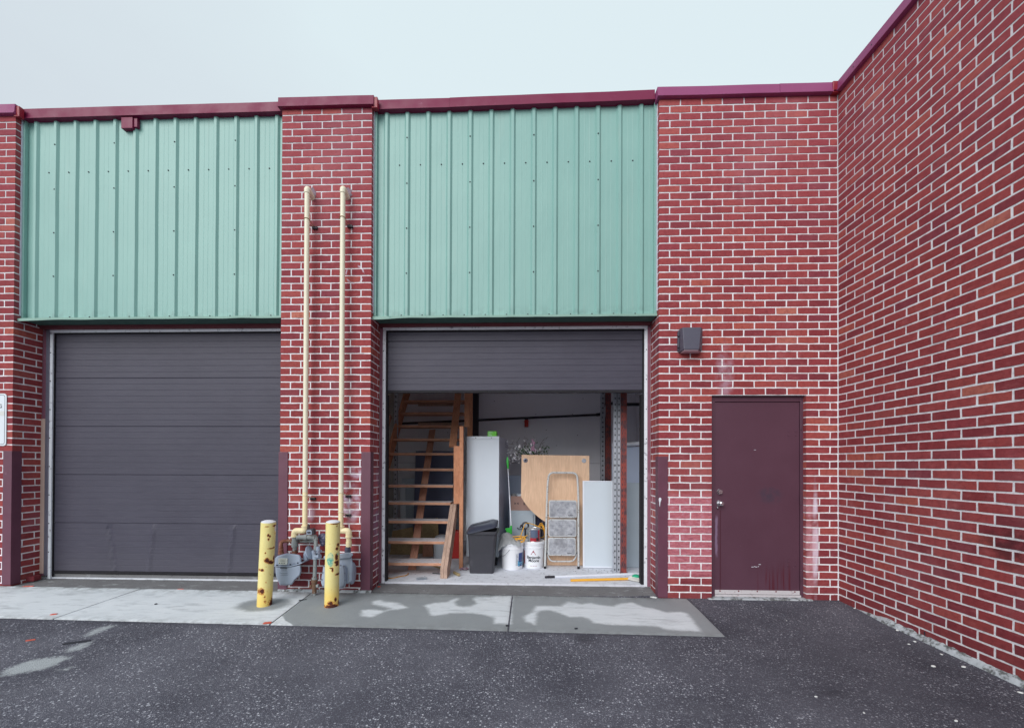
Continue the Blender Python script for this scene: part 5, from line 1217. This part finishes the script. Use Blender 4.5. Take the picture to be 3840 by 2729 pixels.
P = [(p.x+.015*math.cos(2*math.pi*i/n), p.z+.022*math.sin(2*math.pi*i/n)) for i in range(9)]+[(p.x-.010, p.z-.03), (p.x-.006, p.z-.075), (p.x-.002, p.z-.08), (p.x+.004, p.z-.03)]
prism(bm, [(a, -.0108, b) for a, b in P], (0, -.0015, 0)); obj('paint_drip', bm, M_signw, g4)

# wall pack light
lt = thing('wall_light', py(2590, 1320, 0), 'dark bronze wedge shaped wall light on the bricks above the steel door', 'wall light')
a = py(2549, 1231, -.05); zt_, zb_ = py(2590, 1230, -.08).z, py(2590, 1315, -.09).z
bm = BM(); x = a.x
top = [(x, 0), (x, -.07), (x+.012, -.105), (x+.215, -.105), (x+.250, -.06), (x+.250, 0)]; bot = [(x+.002, 0), (x+.002, -.08), (x+.012, -.145), (x+.175, -.145), (x+.236, -.075), (x+.238, 0)]
loft(bm, [[(p_[0], p_[1], zb_) for p_ in bot], [(p_[0], p_[1], zt_) for p_ in top]]); obj('housing', bm, M_lamp, lt, bev=.004)
bm = BM(); prism(bm, [(x+.018, -.02, zb_-.0005), (x+.018, -.132, zb_-.0005), (x+.17, -.132, zb_-.0005), (x+.22, -.07, zb_-.0005), (x+.22, -.02, zb_-.0005)], (0, 0, -.012)); obj('lens', bm, M_lens, lt, bev=.004)
bm = BM(); box(bm, x-.012, x-.0005, -.03, -.002, zb_+.02, zt_-.02); obj('back_plate', bm, M_lamp, lt, bev=.002)
for dz in (.03, .16): bm = BM(); tube(bm, [(x-.022, -.04, zb_+dz+.02), (x+.001, -.04, zb_+dz+.02)], .006, 8); obj('set_screw', bm, M_ink, lt)

# sign cut by the left edge of the view
a, b = py(23, 1475, -.012), py(0, 1671, -.012); x1 = a.x; zt_, zb_ = a.z, b.z; W_ = .30; cx, cz = x1-W_/2, (zt_+zb_)/2; H_ = zt_-zb_
sg = thing('wall_sign', (cx, 0, cz), 'white metal parking sign with rounded corners cut by the left edge', 'sign')
bm = BM(); loft(bm, [[(cx+p_[0], y, cz+p_[1]) for p_ in rrect(W_, H_, .035, 8)] for y in (-.004, -.008)]); obj('plate', bm, M_signw, sg)
def ringline(w_, h_, r, t_, name, m):
    A = rrect(w_, h_, r, 8); B = rrect(w_-2*t_, h_-2*t_, r-t_, 8); bm = BM(); VA = [bm.verts.new((cx+p_[0], -.0086, cz+p_[1])) for p_ in A]; VB = [bm.verts.new((cx+p_[0], -.0086, cz+p_[1])) for p_ in B]
    for i in range(len(A)): bm.faces.new((VA[i], VA[(i+1) % len(A)], VB[(i+1) % len(A)], VB[i]))
    obj(name, bm, m, sg)
ringline(W_-.034, H_-.034, .026, .005, 'border', M_ink)
g0 = py(4, 1522, -.009); place_text('lettering', textmesh('G', .062, .001), lambda q_: Vector((g0.x-.010+q_.x, -.0088, g0.z-.022+q_.y)), M_ink, sg)
bm = BM(); q_ = py(8, 1541, -.009); box(bm, x1-.18, x1-.024, -.0089, -.0083, q_.z-.055, q_.z); obj('faded_patch', bm, M_signp, sg)

# ------------------------------------------------------------------ gas service
def PG(x, v, y): return py(1010+x/5.8, 1960+v/5.8, y)
RP = .0275
def vent(u_top, v_top, u_bot, wx, wv, name_label, bx, by, toward, endv, straps):
    yp = -.105; T = py(u_top, v_top+18, yp); Bt = py(u_bot, 1962, yp); t = thing('gas_pipe', (Bt.x, yp, .5), name_label, 'gas pipe', 'cream gas service pipes on the brick pier')
    bm = BM(); xw = T.x+.0; tube(bm, [Vector((T.x, yp, T.z)), Vector((T.x, yp, 1.2))], RP, 20); obj('upper_pipe', bm, M_pipe, t, smooth=True)
    bm = BM(); tube(bm, smoothpath([Vector((T.x, yp, T.z-.005)), Vector((T.x, yp, T.z+.055)), Vector((T.x+.004, .01, T.z+.012))], .06, 8), RP*1.2, 20); obj('wall_elbow', bm, M_pipe, t, smooth=True)
    bm = BM(); ex = PG(bx, by, yp).x; ez = PG(bx, 170, yp).z
    tube(bm, [Vector((T.x, yp, 1.1995)), Vector((T.x, yp, PG(0, 60, yp).z))], RP, 20)
    pts = smoothpath([Vector((T.x, yp, PG(0, 62, yp).z)), Vector((T.x, yp, ez)), Vector((ex, yp, ez)), Vector((ex, yp, PG(0, 285, yp).z))], .055, 8); tube(bm, pts, RP*1.25, 20)
    for z in (PG(0, 62, yp).z, PG(0, 285, yp).z): tube(bm, [Vector((T.x if z > ez else ex, yp, z-.007)), Vector((T.x if z > ez else ex, yp, z+.007))], RP*1.42, 20)
    if toward > 0:
        tube(bm, [Vector((ex, yp, PG(0, 280, yp).z)), Vector((ex, yp, PG(0, 510, yp).z))], RP*1.0, 20); tube(bm, [Vector((ex, yp, PG(0, 390, yp).z)), Vector((ex, yp, PG(0, 505, yp).z))], RP*1.15, 20)
    obj('lower_pipe', bm, M_pipey, t, smooth=True)
    for v in straps:
        z = py(u_bot, v, yp).z; bm = BM(); tube(bm, [Vector((T.x+(RP+.003)*math.cos(a), yp+(RP+.003)*math.sin(a), z-.012*math.sin(a))) for a in [k*math.pi/8 for k in range(8, 17)]]+[Vector((T.x+.035, yp+.05, z-.02)), Vector((T.x+.05, -.005, z-.025))], .004, 6)
        tube(bm, [Vector((T.x-(RP+.003), yp, z)), Vector((T.x-.015, yp+.04, z-.015)), Vector((T.x+.03, -.005, z-.025))], .004, 6); bk_ = BM(); box(bk_, T.x+.015, T.x+.075, -.028, -.001, z-.052, z-.024); obj('strap_bracket', bk_, M_black, t, bev=.002); obj('pipe_strap', bm, M_strap if v < 900 else M_pipe, t, smooth=True)
    return t, ex, ez
tA, exA, ezA = vent(1152, 706, 1134, 0, 0, 'cream gas pipe climbing the pier, left of the pair', 550, 170, -1, 0, (826, 1859))
tB, exB, ezB = vent(1286, 705, 1271, 0, 0, 'cream gas pipe climbing the pier, right of the pair', 1730, 170, 1, 0, (820, 1850, 1922))
M_patch = plain('grey_patch', S(128, 110, 122), .95, .35, 40)
for x in (tA.location.x, tB.location.x):
    bm = BM(); xx = x; c_ = Vector((xx+.012, 0, py(1160, 725, 0).z)); n = 24; ring = [(c_.x+.02+(.052+.026*noise.noise(Vector((k, x, 0))))*math.cos(2*math.pi*k/n)*.9, -.003, c_.z-.01+(.07+.04*noise.noise(Vector((k*.9, 3+x, 0))))*math.sin(2*math.pi*k/n)) for k in range(n)]
    prism(bm, ring, (0, .004, 0)); obj('mortar_patch', bm, M_patch, unit)
# inlet plumbing between the meters
yp = -.105
gp_ = thing('gas_manifold', (PG(990, 1500, yp).x, yp, .05), 'grey and rusty gas pipework rising from the ground between the meters', 'pipework')
def gt(name, pts, r, m, rad=.03, n=6, par=gp_, seg=16): bm = BM(); tube(bm, smoothpath([PG(x, v, y) for x, v, y in pts], rad, n), r, seg); return obj(name, bm, m, par, smooth=True)
gt('meter_valve', [(552, 285, yp), (552, 400, yp)], .030, M_gpipe); gt('meter_valve', [(555, 400, yp), (555, 520, yp)], .036, M_gpipe); gt('meter_nipple', [(555, 520, yp), (557, 610, yp)], .024, M_gpipe); gt('union_nut', [(557, 605, yp), (557, 655, yp)], .032, M_rust)
gt('cross_pipe', [(610, 320, yp-.02), (660, 310, yp-.02), (1000, 310, yp-.02), (1010, 370, yp-.02)], .0265, M_gpipe, .06)
gt('coupling', [(760, 310, yp-.02), (830, 310, yp-.02)], .033, M_gpipe); gt('coupling', [(960, 310, yp-.02), (1010, 312, yp-.02)], .033, M_gpipe); gt('cross_pipe', [(600, 390, -.06), (980, 390, -.06)], .024, M_gpipe, .04)
gt('rusty_elbow', [(520, 390, -.05), (440, 385, -.06), (250, 400, -.10), (252, 540, -.12)], .021, M_rust, .06); gt('union_nut', [(252, 520, -.12), (252, 640, -.12)], .026, M_rust); gt('union_nut', [(252, 625, -.12), (252, 670, -.12)], .032, M_rust)
gt('riser', [(1012, 370, yp-.02), (1008, 600, yp-.02)], .0215, M_gpipe); gt('riser', [(998, 780, yp-.02), (985, 1200, yp-.02)], .0205, M_gpipe); gt('riser', [(983, 1180, yp-.02), (983, 1245, yp-.02)], .030, M_gpipe)
gt('service_valve', [(980, 1225, yp-.02), (980, 1290, yp-.02)], .036, M_brass); gt('service_valve', [(978, 1290, yp-.02), (978, 1340, yp-.02), (978, 1420, yp-.02)], .030, M_brass, .01); gt('valve_nut', [(920, 1375, yp-.03), (880, 1375, yp-.03)], .018, M_brass); gt('valve_nut', [(1030, 1370, yp-.03), (1075, 1365, yp-.03)], .020, M_gpipe)
gt('service_valve', [(980, 1415, yp-.02), (980, 1520, yp-.02)], .024, M_brass); gt('stub', [(985, 1500, yp-.02), (985, 1580, yp-.02)], .016, M_gpipe)
# regulator: flanged body, bonnet, vent and round diaphragm case
rg_ = thing('gas_regulator', PG(1000, 800, yp), 'grey pressure regulator with round diaphragm case on the centre riser', 'regulator')
gt('regulator_body', [(1000, 590, yp-.02), (1000, 780, yp-.02)], .034, M_gas, par=rg_); gt('flange', [(1035, 600, yp-.02), (1035, 640, yp-.02)], .058, M_gas, par=rg_, seg=8); gt('bonnet', [(1060, 510, yp-.02), (1058, 600, yp-.02)], .0215, M_gas, par=rg_)
gt('side_port', [(1010, 720, yp-.03), (1100, 722, yp-.05)], .026, M_gas, par=rg_); gt('link_pipe', [(960, 680, yp-.02), (900, 680, yp-.02)], .016, M_gas, par=rg_)
bm = BM(); c_ = PG(885, 640, yp-.02); lathe(bm, [(0, -.02), (.04, -.018), (.078, -.006), (.08, .004), (.05, .016), (0, .02)], (0, 0, 0), 24, Matrix.Translation(c_) @ Matrix.Rotation(math.radians(70), 4, 'Y') @ Matrix.Scale(1, 4)); obj('diaphragm_case', bm, M_gas, rg_, smooth=True)
gt('vent_elbow', [(870, 640, yp-.03), (800, 640, yp-.05), (790, 700, yp-.05), (795, 800, yp-.05)], .024, M_gas, .03, par=rg_)
bm = BM()
for dx, dv in ((-55, 10), (55, 8), (-30, 25), (35, 28)): p = PG(1035+dx, 605+dv, yp-.07); lathe(bm, [(0, .012), (.009, .012), (.009, -.03), (0, -.03)], p, 6)
obj('bolts', bm, M_galv, rg_)
# padlocked key box hanging from the cross pipe
kb = thing('lock_box', PG(885, 200, -.2), 'small black key safe with grey dial face shackled to the cross pipe', 'key safe')
def key_poly(P, y0, y1, name, m, bev=.004):
    bm = BM(); prism(bm, [Vector((PG(x, v, y0).x, y0, PG(x, v, y0).z)) for x, v in P], (0, y1-y0, 0)); return obj(name, bm, m, kb, bev=bev)
key_poly([(800, 150), (815, 132), (940, 122), (965, 150), (972, 240), (955, 252), (800, 252)], -.205, -.155, 'case', M_black, .006); key_poly([(806, 170), (820, 158), (905, 155), (918, 172), (920, 248), (808, 250)], -.209, -.2055, 'face_plate', M_gas, .001); key_poly([(820, 188), (880, 184), (900, 200), (898, 225), (850, 232), (822, 222)], -.212, -.2095, 'dial_window', M_ink, .001)
bm = BM(); tube(bm, smoothpath([PG(835, 150, -.18), PG(838, 40, -.18), PG(866, 30, -.18), PG(870, 140, -.18)], .03), .006, 8); obj('shackle', bm, M_black, kb, smooth=True)
# bagged valve (blue grey) beside the cross pipe
bm = BM(); c_ = PG(1150, 350, -.06)
for (x, v, r_) in ((1120, 300, .032), (1160, 290, .036), (1190, 340, .04), (1150, 380, .038), (1165, 440, .03), (1165, 470, .018), (1200, 300, .03)):
    p = PG(x, v, -.055); bmesh.ops.create_icosphere(bm, subdivisions=3, radius=r_, matrix=Matrix.Translation(p) @ Matrix.Diagonal((1, .8, 1, 1)))
for v in bm.verts: v.co += Vector((1, 1, 1))*.006*noise.noise(v.co*40)
tag(obj('bagged_valve', bm, plain('blue_grey_shutoff', S(92, 92, 118), .3, .3, 30), smooth=True, ang=2), 'lumpy dark blue grey shutoff valve against the bricks behind the yellow bollard', 'valve')
# meter 1: rounded case with flange, seen from its front
def meter_a():
    t = thing('gas_meter', PG(400, 1350, -.2), 'pale grey gas meter facing forward just right of the lone bollard', 'gas meter')
    def sec(P, y, dz=0): return [Vector((PG(x, v, y).x, y, PG(x, v, y).z)) for x, v in P]
    yF, yB = -.245, -.075
    top = [(118, 930), (112, 900), (130, 760), (175, 715), (250, 690), (400, 655), (560, 672), (660, 690), (690, 740), (708, 850), (690, 890), (420, 935)]
    def inset(P, k, cx=400, cy=830): return [((x-cx)*k+cx, (v-cy)*k+cy) for x, v in P]
    bm = BM(); loft(bm, [sec(inset(top, .86), yF-.012), sec(inset(top, .96), yF), sec(top, yF+.03), sec(top, yB)]); obj('upper_case', bm, M_gas, t, smooth=True, ang=.8, bev=.004)
    low = [(130, 948), (420, 955), (690, 905), (700, 1040), (680, 1130), (560, 1240), (490, 1345), (360, 1355), (225, 1350), (205, 1290), (150, 1170), (135, 1060)]
    bm = BM(); loft(bm, [sec(inset(low, .88, 410, 1100), yF-.010), sec(inset(low, .97, 410, 1100), yF+.004), sec(low, yF+.035), sec(low, yB)]); obj('lower_case', bm, M_gas, t, smooth=True, ang=.8, bev=.004)
    fl_ = [(98, 925), (430, 935), (640, 880), (718, 845), (720, 870), (645, 905), (430, 962), (98, 948)]
    bm = BM(); prism(bm, sec(fl_, yF-.018), (0, .19, 0)); obj('flange', bm, M_gas, t, bev=.003)
    bm = BM()
    for x, v in ((160, 918), (455, 903), (615, 868), (700, 838)): p = PG(x, v, yF-.02); lathe(bm, [(0, .006), (.007, .006), (.007, -.004), (0, -.004)], (0, 0, 0), 6, axy((p.x, yF-.018, p.z)))
    obj('bolts', bm, M_ink, t)
    bm = BM(); prism(bm, sec([(195, 785), (205, 768), (370, 768), (388, 785), (385, 890), (365, 908), (210, 905), (192, 880)], yF-.032), (0, .02, 0)); obj('index_cover', bm, M_dial, t, bev=.003)
    bm = BM()
    for i in range(5): p = PG(235+i*25, 822, yF-.033); box(bm, p.x-.0012, p.x+.0012, yF-.0335, yF-.0325, p.z-.006, p.z+.006)
    for x in (222, 272, 322): p = PG(x, 873, yF-.033); lathe(bm, [(0, .001), (.006, 0)], (0, 0, 0), 10, axy((p.x, yF-.0325, p.z)))
    obj('dials', bm, M_ink, t)
    bm = BM()
    for v0, v1, x0_, x1_ in ((968, 980, 238, 385), (984, 992, 238, 385), (1010, 1014, 250, 385), (1036, 1040, 250, 385), (1088, 1092, 245, 395), (1126, 1131, 245, 400)):
        a, b = PG(x0_, v0, yF-.011), PG(x1_, v1, yF-.011); box(bm, a.x, b.x, yF-.0125, yF-.0095, b.z, a.z)
    obj('name_plate_lines', bm, M_ink, t)
    return t
meter_a()
def meter_b():
    t = thing('gas_meter', PG(1500, 1400, -.2), 'pale grey gas meter partly hidden behind the turquoise smeared bollard', 'gas meter')
    # body box turned to the right with round bolted covers on both faces
    def sec(P, y): return [Vector((PG(x, v, y).x, y, PG(x, v, y).z)) for x, v in P]
    bm = BM(); body = [(1215, 790), (1700, 740), (1790, 740), (1815, 900), (1800, 1270), (1700, 1320), (1240, 1330)]
    loft(bm, [sec(body, -.22), sec([(x+10, v) for x, v in body], -.06)]); obj('case', bm, M_gas, t, smooth=True, ang=.7, bev=.012, bseg=3)
    bm = BM(); lid = [(1172, 760), (1190, 715), (1260, 690), (1560, 660), (1720, 640), (1815, 650), (1825, 700), (1745, 770), (1500, 790), (1210, 800)]
    loft(bm, [sec(lid, -.25), sec(lid, -.05)]); obj('top_cover', bm, M_gas, t, smooth=True, ang=.7, bev=.012, bseg=3)
    cov = [(1170, 950), (1205, 908), (1600, 905), (1640, 930), (1660, 1010), (1672, 1300), (1655, 1375), (1600, 1425), (1500, 1435), (1215, 1430), (1150, 1370), (1125, 1290), (1140, 1150), (1160, 1050)]
    k = lambda P, f: [((x-1400)*f+1400, (v-1170)*f+1170) for x, v in P]
    bm = BM(); loft(bm, [sec(k(cov, .78), -.262), sec(k(cov, .86), -.258), sec(k(cov, .9), -.245), sec(cov, -.243), sec(cov, -.2205)]); cv = obj('diaphragm_cover', bm, M_gas, t, smooth=True, ang=.8)
    bm = BM()
    for x, v in ((1620, 940), (1635, 1090), (1640, 1240), (1605, 1385), (1165, 1380), (1145, 1230), (1160, 1075), (1185, 935), (1550, 918), (1500, 1418)):
        p = PG(x, v, -.244); lathe(bm, [(0, .008), (.0085, .008), (.0085, 0)], (0, 0, 0), 6, axy((p.x, -.243, p.z)))
    obj('bolts', bm, M_galv, cv)
    bm = BM(); c_ = PG(1805, 1080, -.14); rgs = []
    for x_, s in ((0, 1.0), (.018, .97), (.03, .8)): rgs.append([(c_.x-.008+x_, c_.y+s*.072*math.cos(a), c_.z+s*.125*math.sin(a)*(1.05 if math.sin(a) < 0 else .95)) for a in [2*math.pi*k_/24 for k_ in range(24)]])
    loft(bm, rgs); obj('side_cover', bm, M_gas, t, smooth=True, ang=.8)
    bm = BM(); tube(bm, [Vector((exB, -.13, PG(0, 505, -.13).z)), Vector((exB, -.13, PG(0, 660, -.13).z))], [.028, .028], 18)
    for v in (560, 600, 640): z = PG(0, v, -.13).z; tube(bm, [Vector((exB, -.13, z-.006)), Vector((exB, -.13, z+.006))], .036, 10)
    obj('inlet_union', bm, plain('blue_grey_union', S(84, 88, 108), .5, .2, 20), t, smooth=True)
meter_b()

# ------------------------------------------------------------------ litter and loose bits
bm = BM(); p = pz(105, 2176, .065); Mt = Matrix.Translation((p.x+.0, p.y, .062)) @ Matrix.Rotation(math.radians(12), 4, 'Z'); box(bm, -.1, .1, -.05, .05, .001, .062, Mt); tag(obj('loose_brick', bm, M_brick, bev=.006), 'loose red brick lying at the foot of the left pier', 'brick')
def scrap(u, v, z, l, w_, rot, label, m=M_orange, cat='litter'):
    p = pz(u, v, z); Mt = Matrix.Translation((p.x, p.y, z+.001)) @ Matrix.Rotation(rot, 4, 'Z'); bm = BM(); n = 7
    P = [(-l/2, -w_/2), (-l*.1, -w_*.6), (l/2, -w_*.35), (l*.46, w_*.4), (l*.05, w_*.5), (-l*.42, w_*.45)]; prism(bm, [Mt @ Vector((a, b, 0)) for a, b in P], (0, 0, .009)); return tag(obj('orange_scrap' if m is M_orange else 'black_scrap', bm, m, bev=.001), label, cat)
scrap(108, 2199, .05, .11, .035, .1, 'largest orange scrap on the sidewalk, in front of the loose brick')
scrap(115, 2401, zg(-1.3), .06, .012, .5, 'thin orange scrap lying on the asphalt at the lower left')
scrap(203, 2304, .014, .05, .03, .2, 'orange scrap near the front sidewalk edge at the far left')
scrap(1003, 2336, .01, .07, .035, .3, 'orange scrap at the slab joint below the lone bollard')
scrap(678, 2210, .04, .07, .012, 0, 'thin orange sliver on the seam below the closed door')
scrap(605, 2172, .06, .06, .015, 0, 'orange sliver at the sill of the closed door')
scrap(1421, 2200, .04, .035, .03, .4, 'orange chip beside the guard at the left of the open doorway')
scrap(290, 2408, zg(-1.3), .18, .025, .45, 'black rubber strip on the asphalt by the pale smear', M_ink, 'debris')
scrap(1135, 2250, .03, .08, .008, .5, 'small black twig on the slab behind the teal smeared bollard', M_ink, 'debris')
scrap(585, 2265, .03, .02, .02, .1, 'tiny black lump on the pale slab below the closed door', M_ink, 'debris')
scrap(1902, 2346, .01, .03, .02, .1, 'tiny black bit at the foot of the joint between the wet slabs', M_ink, 'debris')
scrap(2160, 2357, .01, .03, .018, .1, 'tiny black bit near the front edge of the right hand slab', M_ink, 'debris')
for (u, v, s_) in ((3500, 2493, .016), (3613, 2495, .014), (3365, 2365, .014), (3430, 2405, .010), (3408, 2414, .009), (3530, 2450, .009), (3826, 2586, .013), (3205, 2287, .012), (3432, 2404, .008), (3585, 2690, .010), (3240, 2660, .008), (3060, 2600, .009), (2950, 2330, .006), (2715, 2250, .008)):
    p = pz(u, v, zg(-1)); y = min(p.y, -.05); bm = BM(); bmesh.ops.create_icosphere(bm, subdivisions=2, radius=s_, matrix=Matrix.Translation((p.x, p.y, zg(p.y)+s_*.25)) @ Matrix.Rotation(u, 4, 'Z') @ Matrix.Diagonal((1.25, .8, .5, 1)))
    for v_ in bm.verts: v_.co += Vector((1, .5, .3))*s_*.25*noise.noise(v_.co*60)
    tag(obj('pebble', bm, M_stone, smooth=True), 'small white pebble on the asphalt near the right hand wall', 'pebble', 'white pebbles scattered near the side wall')
def crumb(u, v, z, label, s_=.03, n_=1):
    p = pz(u, v, z); bm = BM()
    for i in range(7): bmesh.ops.create_icosphere(bm, subdivisions=1, radius=s_*R_.uniform(.3, .6), matrix=Matrix.Translation((p.x+R_.uniform(-1, 1)*s_, p.y+R_.uniform(-.4, .4)*s_, z+s_*.15)) @ Matrix.Diagonal((1.3, 1, .6, 1)))
    tag(obj('mortar_chip', bm, M_stone), label, 'rubble')
crumb(2450, 2240, .02, 'white mortar crumbs at the foot of the guard beside the open doorway', .03)
crumb(2680, 2245, .01, 'white mortar crumbs at the left foot of the steel door frame', .028)
bm = BM(); tube(bm, smoothpath([pz(3200, 2412, -.01), pz(3215, 2416, -.01), pz(3228, 2416, -.01), pz(3240, 2422, -.01)], .03), .003, 6); tag(obj('string_bit', bm, M_caulk, smooth=True), 'short curl of pale string on the dark asphalt', 'string')

bm = BM()
for i in range(90):
    u, v = (R_.gauss(2240, 70), R_.uniform(2134, 2150)) if i < 50 else (R_.uniform(1450, 2400), R_.uniform(2120, 2176))
    p = pz(u, v, FZ+.002); a = R_.uniform(0, 6); l_ = R_.uniform(.004, .014); c_, s_ = math.cos(a)*l_, math.sin(a)*l_
    if p.y > .36: bm.faces.new([bm.verts.new((p.x+x, p.y+y, FZ+.003+z)) for x, y, z in ((-c_, -s_, 0), (s_*.4, -c_*.4, .004), (c_, s_, 0), (-s_*.4, c_*.4, .002))])
o = obj('grit', bm, M_ink); o['kind'] = 'stuff'; o['label'] = 'dark dry leaf flakes and grit scattered on the dusty garage floor'
